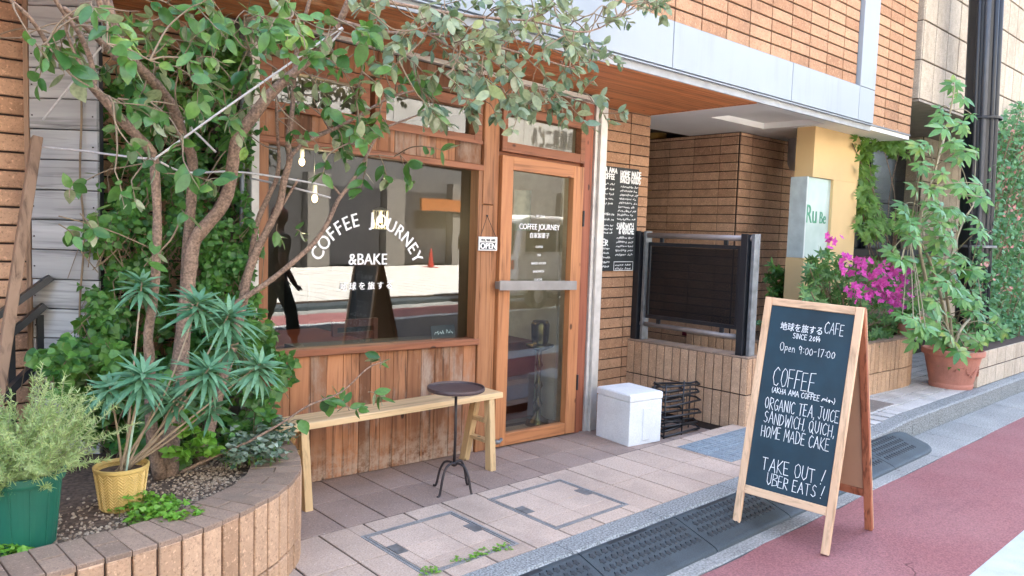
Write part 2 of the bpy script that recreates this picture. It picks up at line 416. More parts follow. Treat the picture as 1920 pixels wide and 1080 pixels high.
# lettering: strokes for chalk, fonts for painted letters
G = {'A':[[(0,0),(.35,1),(.7,0)],[(.14,.38),(.56,.38)]],'B':[[(0,0),(0,1),(.45,.95),(.5,.72),(.05,.53),(.55,.45),(.58,.12),(0,0)]],
'C':[[(.6,.85),(.35,1),(.08,.75),(.02,.4),(.2,.05),(.45,0),(.62,.15)]],'D':[[(0,0),(0,1),(.4,.9),(.6,.5),(.42,.1),(0,0)]],
'E':[[(.5,1),(0,1),(0,0),(.52,0)],[(0,.52),(.42,.52)]],'F':[[(.5,1),(0,1),(0,0)],[(0,.52),(.42,.52)]],
'G':[[(.6,.85),(.35,1),(.08,.75),(.02,.35),(.25,0),(.6,.15),(.6,.42),(.35,.42)]],'H':[[(0,0),(0,1)],[(.55,0),(.55,1)],[(0,.5),(.55,.5)]],
'I':[[(.1,0),(.1,1)]],'J':[[(.15,1),(.55,1)],[(.38,1),(.38,.2),(.2,0),(0,.15)]],'K':[[(0,0),(0,1)],[(.5,1),(0,.45),(.55,0)]],
'L':[[(0,1),(0,0),(.5,0)]],'M':[[(0,0),(.05,1),(.35,.35),(.65,1),(.7,0)]],'N':[[(0,0),(0,1),(.55,0),(.55,1)]],
'O':[[(.3,1),(.06,.8),(.02,.35),(.22,.02),(.48,.1),(.6,.5),(.52,.88),(.3,1)]],'P':[[(0,0),(0,1),(.45,.92),(.5,.6),(.02,.45)]],
'Q':[[(.3,1),(.06,.8),(.02,.35),(.22,.02),(.48,.1),(.6,.5),(.52,.88),(.3,1)],[(.38,.25),(.65,-.08)]],
'R':[[(0,0),(0,1),(.45,.92),(.48,.62),(.02,.5),(.55,0)]],'S':[[(.52,.88),(.28,1),(.05,.8),(.15,.58),(.45,.42),(.5,.15),(.25,0),(0,.12)]],
'T':[[(0,1),(.62,1)],[(.31,1),(.31,0)]],'U':[[(0,1),(.02,.25),(.25,0),(.5,.22),(.54,1)]],'V':[[(0,1),(.3,0),(.6,1)]],
'W':[[(0,1),(.18,0),(.38,.7),(.58,0),(.78,1)]],'X':[[(0,1),(.55,0)],[(.55,1),(0,0)]],'Y':[[(0,1),(.28,.5),(.55,1)],[(.28,.5),(.26,0)]],
'Z':[[(0,1),(.55,1),(0,0),(.58,0)]],'0':[[(.28,.8),(.06,.6),(.04,.25),(.22,0),(.46,.12),(.5,.55),(.28,.8)]],'1':[[(.1,.85),(.2,1),(.18,0)]],
'2':[[(0,.8),(.22,1),(.46,.8),(.4,.5),(0,0),(.55,.02)]],'4':[[(.3,1),(0,.35),(.55,.38)],[(.42,.7),(.4,0)]],'7':[[(0,.95),(.5,1),(.2,0)]],
'9':[[(.5,.75),(.25,1),(.04,.75),(.2,.5),(.48,.68),(.5,.9),(.4,0)]],':':[[(.1,.6),(.12,.66)],[(.1,.2),(.12,.26)]],'-':[[(0,.45),(.4,.5)]],
'.':[[(.05,0),(.1,.05)]],',':[[(.1,.08),(.03,-.15)]],'!':[[(.35,1.05),(.1,.25)],[(.02,.0),(.05,.06)]],'(':[[(.25,1.05),(.05,.6),(.2,-.1)]],
')':[[(.05,1.05),(.25,.5),(.05,-.1)]],'&':[[(.6,0),(.1,.75),(.25,1),(.42,.8),(.05,.3),(.2,0),(.6,.4)]],
'p':[[(.02,-.3),(.05,.6),(.35,.62),(.4,.25),(.05,.1)]],'e':[[(.05,.32),(.42,.36),(.3,.6),(.06,.45),(.12,.05),(.42,.1)]],
'n':[[(.02,0),(.05,.6)],[(.05,.4),(.25,.6),(.38,.4),(.4,0)]],'i':[[(.05,0),(.06,.55)],[(.07,.8),(.09,.84)]]}
def strokes(mb, O, U, Vv, N, text, x, y, h, w=.006, track=.2, jit=.04, squeeze=1.0):
    O, U, Vv, N = V(O), V(U), V(Vv), V(N)
    for ch in text:
        if ch == ' ': x += h*.45*squeeze; continue
        if ch == '~':                                # an illegible scribble
            gl = [[(0, rv(0, .5)), (rv(.1, .3), rv(.3, 1)), (rv(.2, .5), rv(0, .6)), (.5, rv(.2, .9))]]
        else: gl = G.get(ch) or G.get(ch.upper())
        if not gl: continue
        mx = max(p[0] for st in gl for p in st); dy = rv(-jit, jit)*h; sc = h*rv(.94, 1.06); sl_ = rv(-.06, .06)
        for st in gl:
            pts = [V(((p[0]+p[1]*sl_)*sc*squeeze+x+rv(-1, 1)*jit*h*.4, y+dy+p[1]*sc+rv(-1, 1)*jit*h*.4)) for p in st]
            for a, b in zip(pts, pts[1:]):
                d = b-a
                if d.length < 1e-6: d = V((1e-4, 1e-4))
                e = d.normalized()*w*.35; q = V((-d.y, d.x)).normalized()*(w*.5*rv(.75, 1.2))
                cs = [a-e+q, a-e-q, b+e-q, b+e+q]
                n = N*rv(.0006, .0022)
                mb.add([tuple(O+U*c.x+Vv*c.y+n) for c in cs], [(0, 1, 2, 3)])
        x += (mx*squeeze+track)*h
    return x
def textmesh(body, size, depth=.0015):
    cu = bpy.data.curves.new('lettering', 'FONT'); cu.body = body; cu.size = size; cu.align_x = 'CENTER'; cu.extrude = depth; cu.resolution_u = 3
    o = bpy.data.objects.new('lettering', cu); C.objects.link(o)
    dg = bpy.context.evaluated_depsgraph_get(); dg.update()
    me = o.evaluated_get(dg).to_mesh(); vs_ = [v.co.copy() for v in me.vertices]; fs_ = [tuple(p.vertices) for p in me.polygons]
    o.evaluated_get(dg).to_mesh_clear(); bpy.data.objects.remove(o); bpy.data.curves.remove(cu)
    return vs_, fs_
def addtext(mb, body, size, O, U, Vv, N, rot=0, bold=0, sx=1.0):
    vs_, fs_ = textmesh(body, size); O, U, Vv, N = V(O), V(U), V(Vv), V(N)
    c, s = math.cos(rot), math.sin(rot)
    for k in ([0] if not bold else [-bold, 0, bold]):
        mb.add([tuple(O+U*(((v.x*sx+k)*c-v.y*s))+Vv*((v.x*sx+k)*s+v.y*c)+N*(v.z+.0003*(k != 0)*(1 if k > 0 else -1))) for v in vs_], fs_)

# ================================================================== SETTING: ground
PZ = .04
g = MB(); g.add([(-120, -120, -.078), (120, -120, -.078), (120, 120, -.078), (-120, 120, -.078)], [(0, 1, 2, 3)])
struct('road', g, M_asph)
def sheet(name, x0, x1, y0, y1, z, mat, nx=1):
    m = MB(); m.add([(x0, y0, z), (x1, y0, z), (x1, y1, z), (x0, y1, z)], [(0, 1, 2, 3)]); return struct(name, m, mat)
m = MB()
ed = [(-30+i*.22, 1.975+rv(-.008, .010)) for i in range(330)]
for (xa, ya), (xb, yb) in zip(ed, ed[1:]): m.add([(xa, 1.14, -.073), (xb, 1.14, -.073), (xb, yb, -.073), (xa, ya, -.073)], [(0, 1, 2, 3)])
struct('red_lane', m, M_red)
sheet('white_line', -40, 60, .72, 1.14, -.0735, M_wpaint)
m = MB()
x = -6.0
while x < 26:
    w = rv(.55, .75); z = -.070+rv(-.002, .002)
    m.tile((x+.003, 1.985, -.11), X, Y, Z, w-.006, .375, .11+z, .006); x += w
struct('gutter', m, M_gutter)
# kerb: dropped in front of the shop, full height further right
m = MB(); m2 = MB()
x = -5.93
def kerb_z(x): return PZ if x < 5.9 else PZ+.045*min(1, (x-5.9)/.8)
while x < 26:
    w = .71; a, b = kerb_z(x), kerb_z(x+w)
    if a > PZ: w = .6
    x0, x1 = x+.003, x+w-.003
    m.add([(x0, 2.362, -.1), (x1, 2.362, -.1), (x1, 2.362, b-.012), (x0, 2.362, a-.012), (x0, 2.374, a), (x1, 2.374, b), (x1, 2.499, b), (x0, 2.499, a), (x0, 2.499, -.1), (x1, 2.499, -.1)],
          [(0, 1, 2, 3), (3, 2, 5, 4), (4, 5, 6, 7), (7, 6, 9, 8), (0, 3, 4, 7, 8), (1, 9, 6, 5, 2)])
    x += w
struct('kerb', m, M_granite)
m = MB(); m.box(-6, 5.6, 2.5, 3.27, -.1, PZ-.006); m.box(5.6, 26, 2.5, 6, -.1, PZ-.006); struct('pavement_base', m, M_joint)
H1 = (1.895, 2.452, 2.592, 3.132); H2 = (2.718, 3.302, 2.607, 3.150); DR = (4.49, 5.41, 2.695, 3.135)
def inrect(x, y): return any(a <= x <= b and c <= y <= d for a, b, c, d in (H1, H2, DR))
m = MB()
def clip_tiles(m, x0, x1, y0, y1, z, gx, gy):
    rects = [(x0+gx/2, x1-gx/2, y0+gy/2, y1-gy/2)]
    for a, b, c, d in (H1, H2, DR):
        out = []
        for (p, q, r, s) in rects:
            if q <= a or p >= b or s <= c or r >= d: out.append((p, q, r, s)); continue
            if p < a: out.append((p, a, r, s))
            if q > b: out.append((b, q, r, s))
            p2, q2 = max(p, a), min(q, b)
            if r < c: out.append((p2, q2, r, c))
            if s > d: out.append((p2, q2, d, s))
        rects = out
    for (p, q, r, s) in rects:
        if q-p > .004 and s-r > .004: m.tile((p, r, z-.02), X, Y, Z, q-p, s-r, .02+rv(-.0012, .0012), .0018)
for i in range(-18, 16):
    x0 = 1.742+.2475*i
    if x0 > 5.42: break
    for j in range(2): clip_tiles(m, x0, min(x0+.2475, 5.6), 2.502+.383*j, 2.502+.383*(j+1), PZ, .010, .0065)
struct('pavement', m, M_tile)
# white small-tile pavement beyond the driveway
m = MB()
for i in range(40):
    for j in range(9):
        x0 = 5.6+.145*i; y0 = 2.502+.145*j
        a = PZ+.045*max(0, min(1, (x0-5.9)/.8))
        m.tile((x0+.007, y0+.007, a-.03), X, Y, Z, .131, .131, .03+rv(-.001, .001), .002)
struct('white_pavement', m, M_white_tile)
# sunken apron in front of the shop
m = MB(); m.box(-1, 5.42, 3.27, 4.5, -.3, -.006); struct('apron_base', shear(m), M_joint)
m = MB()
for i in range(-7, 16):
    x0 = 1.9+.2475*i
    for j, (a, b) in enumerate(((3.272, 3.66), (3.66, 4.03), (4.03, 4.42))):
        x1 = min(x0+.2475, 5.42)
        if x1-x0 > .02: m.tile((x0+.004, a+.003, -.03), X, Y, Z, x1-x0-.008, b-a-.006, .03+rv(-.001, .001), .002)
struct('apron', shear(m), M_apron)
m = MB(); m.box(-6, 5.42, 3.252, 3.270, -.2, PZ-.002); struct('step_riser', m, M_joint2)

# ================================================================== CAFE BUILDING
cafe = thing('cafe_building', 'orange brick building with a timber cafe front under a white banded overhang', 'building', (4.0, 4.4, 0))
# upper storeys
m = MB(); m.box(-14, 8.71, 3.312, 15, 2.74, 10.0); part('upper_storeys', m, M_joint2, cafe)
m = MB()
m.wall((-4.0, 3.31, 3.035), X, Z, -Y, 11.34, 3.6, .325, .0985, .013, .014, .003)
m.wall((7.70, 3.31, 2.712), X, Z, -Y, 1.02, 3.9, .34, .0985, .013, .014, .003)
m.wall((8.71, 3.312, 2.712), Y, Z, X, 2.5, 3.9, .34, .0985, .009, .012, .003)
part('upper_brick_wall', m, M_upbrick, cafe)
m = MB()
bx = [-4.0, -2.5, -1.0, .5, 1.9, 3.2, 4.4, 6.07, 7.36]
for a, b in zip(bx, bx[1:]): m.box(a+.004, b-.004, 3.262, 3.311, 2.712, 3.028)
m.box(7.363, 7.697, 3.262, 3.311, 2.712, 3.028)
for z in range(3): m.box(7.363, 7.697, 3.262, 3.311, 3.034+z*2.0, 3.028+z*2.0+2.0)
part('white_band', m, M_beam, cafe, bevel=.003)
m = MB(); m.box(-4, 8.71, 3.285, 3.312, 2.70, 2.715); m.box(-4, 7.69, 3.27, 3.311, 3.0285, 3.0335); part('band_flashing', m, M_beamgap, cafe)
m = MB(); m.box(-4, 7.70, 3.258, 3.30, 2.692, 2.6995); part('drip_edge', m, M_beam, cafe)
part('soffit_edge', MB().box(-4, 7.70, 3.285, 3.3005, 2.640, 2.6915), plain('soffit_edge_grey', (.34, .355, .365), .6), cafe)
# soffits
m = MB()
sx0, sx1, sy0, sy1 = 6.15, 7.10, 3.46, 4.10
m.box(5.6, sx0, 3.30, 5.03, 2.66, 2.739); m.box(sx1, 8.71, 3.30, 5.03, 2.66, 2.739); m.box(sx0, sx1, 3.30, sy0, 2.66, 2.739); m.box(sx0, sx1, sy1, 5.03, 2.66, 2.739)
m.box(sx0, sx1, sy0, sy1, 2.715, 2.739)
part('white_soffit', m, M_soff, cafe)
m = MB()
y = 3.305
while y < 4.38:
    m.tile((-4, y+.046, 2.648), X, -Y, -Z, 9.58, .044, .012, .003); y += .0475
part('timber_soffit', m, M_soffit, cafe)
m = MB(); m.box(-4, 5.58, 3.305, 4.39, 2.649, 2.738); m.box(5.58, 5.598, 3.305, 4.37, 2.632, 2.738); part('soffit_trim', m, M_soffit, cafe)
# brick walls
part('wall_core', MB().box(-4, 1.72, 4.40, 4.6, -.3, 2.66), M_joint, cafe); part('wall_core', MB().box(4.62, 5.63, 4.40, 4.62, -.4, 2.66), M_joint, cafe)
m = MB(); m.wall((-4, 4.40, -.27), X, Z, -Y, 5.72, 2.92, .92, .0885, .010, .018, .005, jit=.003, off=.3); part('rough_brick_wall', m, M_left, cafe)
m = MB(); m.wall((4.56, 4.40, -.3), X, Z, -Y, 1.075, 2.95, .325, .0915, .0095, .012, .002, off=.18)
m.wall((5.63, 4.40, -.3), Y, Z, X, .22, 2.95, .325, .0915, .0095, .012, .002)
part('brick_pier', m, M_pier, cafe)
# entrance recess
m = MB(); m.box(7.16, 8.72, 4.40, 7.2, -1.5, 2.66); part('recess_core', m, M_joint, cafe)
m = MB(); m.wall((7.15, 7.2, -1.5), -Y, Z, -X, 2.80, 4.155, .33, .0915, .0095, .012, .002, off=.06)
m.wall((7.15, 4.39, -1.5), X, Z, -Y, 1.56, 4.155, .33, .0915, .0095, .012, .002, off=.1)
part('recess_brick_wall', m, M_rec, cafe)
M_ochre = plain('ochre_plaster', (.34, .20, .05), .8); M_taup = plain('taupe_plaster', (.16, .115, .085), .8)
m = MB(); m.box(4.5, 7.15, 7.2, 7.4, -1.5, 2.9); m.box(5.4, 6.9, 6.9, 7.19, -1.5, 2.0); part('recess_back_wall', m, M_taup, cafe)
m = MB(); m.lathe([(.16, 2.05), (.17, 2.09), (.13, 2.12), (.115, 2.9)], (aty(1230, 270, 5.6).x, 5.6, 0), 20, True); part('ochre_column', m, M_ochre, cafe, smooth=True)
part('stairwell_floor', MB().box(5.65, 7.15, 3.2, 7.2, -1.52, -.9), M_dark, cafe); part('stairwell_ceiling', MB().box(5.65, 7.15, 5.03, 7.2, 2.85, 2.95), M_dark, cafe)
m = MB(); m.wall((7.148, 4.42, .30), -Y, Z, -X, .30, .05, .30, .05, .001, .024, .002)
P0 = atx(1278, 626, 7.12); P1 = atx(1372, 641, 7.12)
m = MB(); m.obox((7.138, P0.y, P1.z-.01), -Y, Z, -X, P0.y-P1.y, .085, .012); o = part('notice_strip', m, plain('dark_red_sign', (.12, .012, .02), .5), cafe)
m = MB(); strokes(m, (7.125, P0.y-.08, P1.z), -Y, Z, -X, '~~ ~~~ ~~~~', 0, .025, .035, .006); part('notice_text', m, M_chalk, o)

# ---- timber shop front (y = 4.0)
m = MB()
xs = [1.74, 1.815, 1.94, 2.07, 2.175, 2.285, 2.395, 2.475, 2.545, 2.64, 2.745, 2.855, 2.965, 3.085, 3.20, 3.31]
for a, b in zip(xs, xs[1:]): m.tile((a+.0012, 4.02, .004), X, Z, -Y, b-a-.0024, .754, .020+rv(-.002, .002), .002)
xs = [1.74, 1.9, 2.06, 2.2, 2.33, 2.49, 2.62, 2.78, 2.93, 3.09, 3.31]
for a, b in zip(xs, xs[1:]): m.tile((a+.001, 4.02, 1.988), X, Z, -Y, b-a-.002, .142, .018+rv(-.002, .002), .002)
for a, b in zip(xs, xs[1:]): m.tile((a+.001, 4.02, 2.425), X, Z, -Y, b-a-.002, .15, .014+rv(-.002, .002), .002)
for k in range(3): m.tile((3.312+k*.37, 4.02, 2.425), X, Z, -Y, .368, .15, .014, .002)
for k in range(3): m.tile((1.72, 4.39-k*.13, 0), -Y, Z, -X, .128, 2.58, .018, .002)
part('plank_cladding', shear(m), M_plank, cafe)
for bb in ((1.722, 3.31, 4.022, 4.09, 0, .757), (1.722, 3.31, 4.022, 4.09, 1.99, 2.128), (1.722, 4.44, 4.022, 4.09, 2.43, 2.62)): part('cladding_backing', shear(MB().box(*bb)), M_joint2, cafe)
m = MB()
m.tile((3.316, 4.04, 0), X, Z, -Y, .100, 1.72, .055, .004); m.tile((3.318, 4.04, 1.723), X, Z, -Y, .097, .86, .062, .004)
m.tile((3.420, 4.04, 0), X, Z, -Y, .050, 2.583, .045, .004)
part('timber_post', shear(m), M_framev, cafe)
m = MB(); m.tile((4.318, 4.06, 0), X, Z, -Y, .060, 2.58, .075, .004); m.tile((4.380, 4.06, 0), X, Z, -Y, .060, 2.58, .055, .004)
part('door_header', shear(MB().box(3.47, 4.44, 4.025, 4.09, 2.05, 2.11)), M_frame, cafe)
part('door_jamb', shear(m), wood('dark_jamb_wood', (.25, .075, .04), (.34, .115, .06), 2, .1, .5, .2, dark=.5), cafe)
m = MB()
m.box(4.445, 4.478, 3.99, 4.12, -.03, 2.56); m.box(4.480, 4.497, 3.965, 4.12, -.03, 2.56); m.box(4.499, 4.575, 3.982, 4.39, -.03, 2.56)
part('steel_post', shear(m), M_steel, cafe, bevel=.003)
m = MB(); m.box(1.74, 4.44, 3.985, 4.03, 2.585, 2.615); part('header_strip', shear(m), M_wframe, cafe)
m = MB(); m.box(1.695, 1.738, 3.96, 4.06, .0, 2.60); part('white_side_post', shear(m), M_wframe, cafe, bevel=.003)
m = MB(); m.tube([(1.655, 3.99, 0.2), (1.655, 3.99, 2.6)], .013, 10); part('side_pipe', m, M_galv, cafe, smooth=True)

def glazed(name, x0, x1, z0, z1, gx0, gx1, gz0, gz1, y, mat_h, mat_v, dep=.045, glassy=.03, rot=0):
    o = part(name, shear(MB().box(gx0, gx1, y-dep, y+.02, gz1, z1)), mat_h, cafe, bevel=.003)
    part('bottom_rail', shear(MB().box(gx0, gx1, y-dep, y+.02, z0, gz0)), mat_h, o, bevel=.003)
    part('stile', shear(MB().box(x0, gx0-.0005, y-dep-.001, y+.021, z0, z1)), mat_v, o, bevel=.003)
    part('stile', shear(MB().box(gx1+.0005, x1, y-dep-.001, y+.021, z0, z1)), mat_v, o, bevel=.003)
    pn = shear(MB().box(gx0-.01, gx1+.01, y-.004+glassy*.2, y+.004+glassy*.2, gz0-.01, gz1+.01))
    if rot: pn.v = [(a, b+rot*(a-(gx0+gx1)/2), c) for a, b, c in pn.v]
    part('pane', pn, M_glass, o)
    return o
# shop window
win = glazed('shop_window', 1.742, 3.312, .758, 1.986, 1.80, 3.277, .802, 1.945, 4.045, M_frame, M_framev, .065, rot=.034)
f = MB(); f.tile((1.742, 4.0, .759), X, Z, -Y, 1.572, .040, .035, .004); part('sill', shear(f), M_frame, win)
f = MB(); f.tile((1.742, 4.0, 1.944), X, Z, -Y, 1.572, .040, .028, .004); part('head_trim', shear(f), M_frame, win)
# lettering on the glass, set on an arc
def shz(x, z): return z-SHX*(x-3.4)
f = MB()
def gyx(x): return 4.0450+.034*(x-2.5385)+.0055-.004-.0025
acx, acz, rad = 2.478, 1.17, .362
txt = 'COFFEE JOURNEY'; a0, a1 = R(158), R(21)
wid = {'J': .75, ' ': .85, 'C': .95, 'O': 1.08, 'F': .8, 'E': .82, 'U': 1, 'R': .95, 'N': 1.05, 'Y': .95}
tot = sum(wid[c] for c in txt); acc = 0
for ch in txt:
    w = wid[ch]; t = a0+(a1-a0)*((acc+w/2)/tot); acc += w
    if ch == ' ': continue
    rx = rad*1.0; px_ = acx+rx*math.cos(t); pz_ = acz+rad*math.sin(t)
    addtext(f, ch, .118, (px_, gyx(px_), shz(px_, pz_)), V((1, .034, 0)), Z, -Y, t-math.pi/2, .0016, .86)
addtext(f, '&BAKE', .098, (2.468, gyx(2.468), 1.315), V((1, .034, 0)), Z, -Y, -.0, .0014, .95)
addtext(f, '地 球 を 旅 す る', .052, (2.46, gyx(2.46), 1.165), V((1, .034, 0)), Z, -Y, 0, .001)
part('lettering', f, M_letter, win)
f = MB(); f.box(2.05, 3.27, 4.06, 4.30, .72, .79)
part('inner_ledge', shear(f), M_dark, win)
# transoms
t1 = glazed('transom', 2.455, 3.29, 2.13, 2.41, 2.535, 3.225, 2.172, 2.345, 4.02, M_frame, M_frame, .05)
f = MB(); f.box(2.455, 3.29, 3.96, 3.9695, 2.118, 2.140); part('drip_bead', shear(f), M_frame, t1)
t2 = glazed('transom', 1.742, 2.42, 2.13, 2.41, 1.81, 2.355, 2.172, 2.345, 4.02, M_frame, M_frame, .05)
t3 = glazed('transom', 3.478, 4.316, 2.098, 2.415, 3.525, 4.268, 2.165, 2.355, 4.02, M_frame, M_frame, .045)
# door
door = glazed('cafe_door', 3.478, 4.308, .014, 2.07, 3.583, 4.197, .10, 1.978, 4.005, M_doorh, M_door, .035, rot=.034)
f = MB(); f.box(3.44, 4.215, 3.915, 3.925, 1.137, 1.205); f.box(3.44, 3.475, 3.925, 3.969, 1.145, 1.197); f.box(4.18, 4.215, 3.925, 3.969, 1.145, 1.197)
part('push_bar', shear(f), plain('bar_metal', (.27, .255, .24), .45, .3), door, bevel=.002)
for z in (.35, 1.62): part('hinge', shear(MB().tube([(4.314, 3.965, z), (4.314, 3.965, z+.12)], .009, 8)), M_black, door)
f = MB(); f.tube([(3.46, 3.95, .06), (3.50, 3.945, .055), (3.53, 3.95, .075)], .012, 8); f.sphere((3.478, 3.945, .06), .018); part('door_stop', shear(f), M_galv, door, smooth=True)
f = MB(); gd = 3.9935
Ud = V((1, .034, 0))
addtext(f, 'COFFEE JOURNEY', .058, (3.88, gd, shz(3.88, 1.575)), Ud, Z, -Y, 0, .0004, .92)
addtext(f, 'EST 2014', .022, (3.88, gd, 1.655), Ud, Z, -Y); addtext(f, '自家製菓子', .042, (3.88, gd, 1.505), Ud, Z, -Y)
for k, w_ in enumerate(('COFFEE', 'TEA', 'BAKED GOODS', 'SANDWICH', 'QUICHE')): addtext(f, w_, .022, (3.88, gd, 1.43-k*.06), Ud, Z, -Y)
part('door_lettering', f, M_letter, door)

# cafe interior
M_taupd = plain('dimmed_deep_wall', (.085, .07, .055), .6, var=.3, scale=2)  # room's dimness put into the colour of the right wall's deeper stretch
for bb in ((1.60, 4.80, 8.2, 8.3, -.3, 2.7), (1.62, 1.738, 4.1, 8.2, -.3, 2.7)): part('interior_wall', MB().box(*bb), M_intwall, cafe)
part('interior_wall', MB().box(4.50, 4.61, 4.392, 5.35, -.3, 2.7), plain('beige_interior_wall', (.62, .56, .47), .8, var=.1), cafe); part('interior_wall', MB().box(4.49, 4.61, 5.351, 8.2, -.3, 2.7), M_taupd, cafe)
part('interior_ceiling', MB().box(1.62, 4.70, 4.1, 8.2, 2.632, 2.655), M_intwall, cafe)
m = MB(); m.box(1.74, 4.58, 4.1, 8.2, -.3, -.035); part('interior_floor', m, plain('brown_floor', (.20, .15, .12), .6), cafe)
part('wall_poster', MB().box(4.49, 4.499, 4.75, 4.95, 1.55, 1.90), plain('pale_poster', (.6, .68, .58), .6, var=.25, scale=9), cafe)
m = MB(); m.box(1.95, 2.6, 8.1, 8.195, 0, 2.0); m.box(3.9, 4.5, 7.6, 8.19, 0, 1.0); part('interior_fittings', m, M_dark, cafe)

# ================================================================== STREET OBJECTS
# ---- access covers let into the paving
M_cheq = plain('chequer_plate', (.22, .27, .30), .55, .2, var=.25, scale=12, fine=.45, bump=.3)
def cover(rc, label, handles):
    a, b, c, d = rc; z = PZ+.002
    t = thing('access_cover', label, 'cover', ((a+b)/2, (c+d)/2, PZ), 'tile filled access covers in the pavement')
    m = MB(); w = .012
    for (p, q, r, s) in ((a, b, c, c+w), (a, b, d-w, d), (a, a+w, c+w, d-w), (b-w, b, c+w, d-w)): m.box(p, q, r, s, z-.03, z)
    for (p, q, r, s) in ((a+.018, b-.018, c+.018, c+.026), (a+.018, b-.018, d-.026, d-.018), (a+.018, a+.026, c+.026, d-.026), (b-.026, b-.018, c+.026, d-.026)): m.box(p, q, r, s, z-.03, z-.001)
    part('cover_frame', m, plain('cover_steel', (.24, .24, .235), .6, .2, var=.25, scale=12, fine=.3), t)
    m = MB(); k0 = math.ceil((a-1.742)/.2475)
    xs = [a+.03]+[1.742+.2475*i for i in range(k0, k0+4) if a+.08 < 1.742+.2475*i < b-.08]+[b-.03]
    ys = [c+.03, c+.03+.10, 2.885, d-.03]
    for x0, x1 in zip(xs, xs[1:]):
        for y0, y1 in zip(ys, ys[1:]): m.tile((x0+.002, y0+.0015, z-.03), X, Y, Z, x1-x0-.004, y1-y0-.003, .029, .0015)
    part('tile_infill', m, M_tile, t)
    for (hx, hy) in handles:
        part('lifting_plate', MB().box(hx-.028, hx+.028, hy-.05, hy+.05, z-.002, z+.0012), M_galv, t)
    return t
cover(H1, 'square tile filled access cover in the paving nearest the curved planter, weeds along its edge', [(1.955, 2.90), (2.40, 2.88)])
cover(H2, 'tile filled access cover in the paving between the iron table and the rubber kerb ramps', [(2.775, 2.90), (3.245, 2.9)])
t = thing('drain_cover', 'blue grey chequered steel drain cover in the paving behind the chalkboard sign', 'drain cover', ((DR[0]+DR[1])/2, 2.9, PZ))
m = MB(); a, b, c, d = DR
nx, ny = 20, 4
for i in range(nx):
    for j in range(ny):
        m.tile((a+.012+(b-a-.024)*i/nx+.001, c+.012+(d-c-.024)*j/ny+.0005, PZ-.02), X, Y, Z, (b-a-.024)/nx-.004, (d-c-.024)/ny-.0012, .022+.001*((i+j) % 2), .002)
part('chequer_plate', m, M_cheq, t)
m = MB(); w = .010
for (p, q, r, s) in ((a, b, c, c+w), (a, b, d-w, d), (a, a+w, c+w, d-w), (b-w, b, c+w, d-w)): m.box(p, q, r, s, PZ-.03, PZ+.003)
part('rim', m, M_cheq, t)
m = MB(); m.tile((6.55, 2.68, PZ+.02), X, Y, Z, .62, .38, .03, .004)
solo('square_drain', m, plain('brown_drain', (.17, .145, .125), .8, var=.3, fine=.5), 'small brown drain cover in the white paving by the far kerb', 'drain cover')

# ---- rubber ramp mats along the kerb
def ramp_z(y):
    if y > 2.335: return .030
    return .030-(2.335-y)/.235*.075
def ramp(x0, x1, end=False):
    m = MB(); sm = MB(); ys = [2.360, 2.335, 2.10, 2.086, 2.074, 2.070]; zs = [.030, .030, -.045, -.051, -.060, -.072]
    n = 14; o = len(m.v)
    for i in range(n+1):
        t = i/n; x = x0+(x1-x0)*t
        for y, z in zip(ys, zs):
            if end:
                u = max(0, (t-.62)/.38); k = math.sqrt(max(0, 1-u*u)); y = 2.36-(2.36-y)*(.30+.70*k); z = -.07+(z+.07)*(.25+.75*k if t < 1 else 0.0)
            m.v.append((x, y, z))
    k = len(ys)
    for i in range(n):
        for j in range(k-1): m.f.append((o+i*k+j, o+i*k+j+1, o+(i+1)*k+j+1, o+(i+1)*k+j))
    m.f.append(tuple(o+j for j in range(k))+()); m.f.append(tuple(o+n*k+j for j in reversed(range(k))))
    nxs = int((x1-x0-.06)/.043); 
    for i in range(nxs):
        for j in range(4):
            x = x0+.045+i*.043+(.0215 if j % 2 else 0); y = 2.305-j*.047
            if end and x > x0+(x1-x0)*.62: continue
            if x > x1-.03: continue
            z = ramp_z(y); r1 = .0195; vs = []
            for q in range(10):
                a = math.pi*q/5; r = r1 if q % 2 else r1*.62
                vs.append((x+r*math.cos(a), y+r*math.sin(a), ramp_z(y+r*math.sin(a))+.0005))
            tp = [(x+(p[0]-x)*.82, y+(p[1]-y)*.82, p[2]+.0045) for p in vs]
            sm.add(vs+tp, [tuple(range(10, 20))]+[(q, (q+1) % 10, 10+(q+1) % 10, 10+q) for q in range(10)])
    sm.tile((x0+.2, 2.330, .026), X, Y, Z, .3, .026, .0045, .001)
    return m, sm
M_stud = plain('rubber_stud', (.015, .021, .026), .6, var=.3, scale=30)
mats_x = [(1.10, 1.845), (1.855, 2.605), (2.613, 3.363), (3.371, 4.121), (4.129, 4.879), (4.887, 5.637), (5.645, 6.60)]
desc = ['black rubber kerb ramp leftmost at the bottom edge of the photo', 'black rubber kerb ramp below the access cover nearest the planter',
        'black rubber kerb ramp left of the one the chalkboard sign stands on', 'black rubber kerb ramp with the left leg of the chalkboard sign on it',
        'black rubber kerb ramp directly behind the chalkboard sign', 'black rubber kerb ramp next before the rounded end ramp', 'black rubber end ramp with a rounded corner right of the chalkboard sign']
for i, (a, b) in enumerate(mats_x):
    if i == 0: continue
    rm_, sm_ = ramp(a, b, i == 6)
    part('studs', sm_, M_stud, solo('kerb_ramp', rm_, M_rubber, desc[i], 'kerb ramp', 'rubber ramps laid along the dropped kerb'))

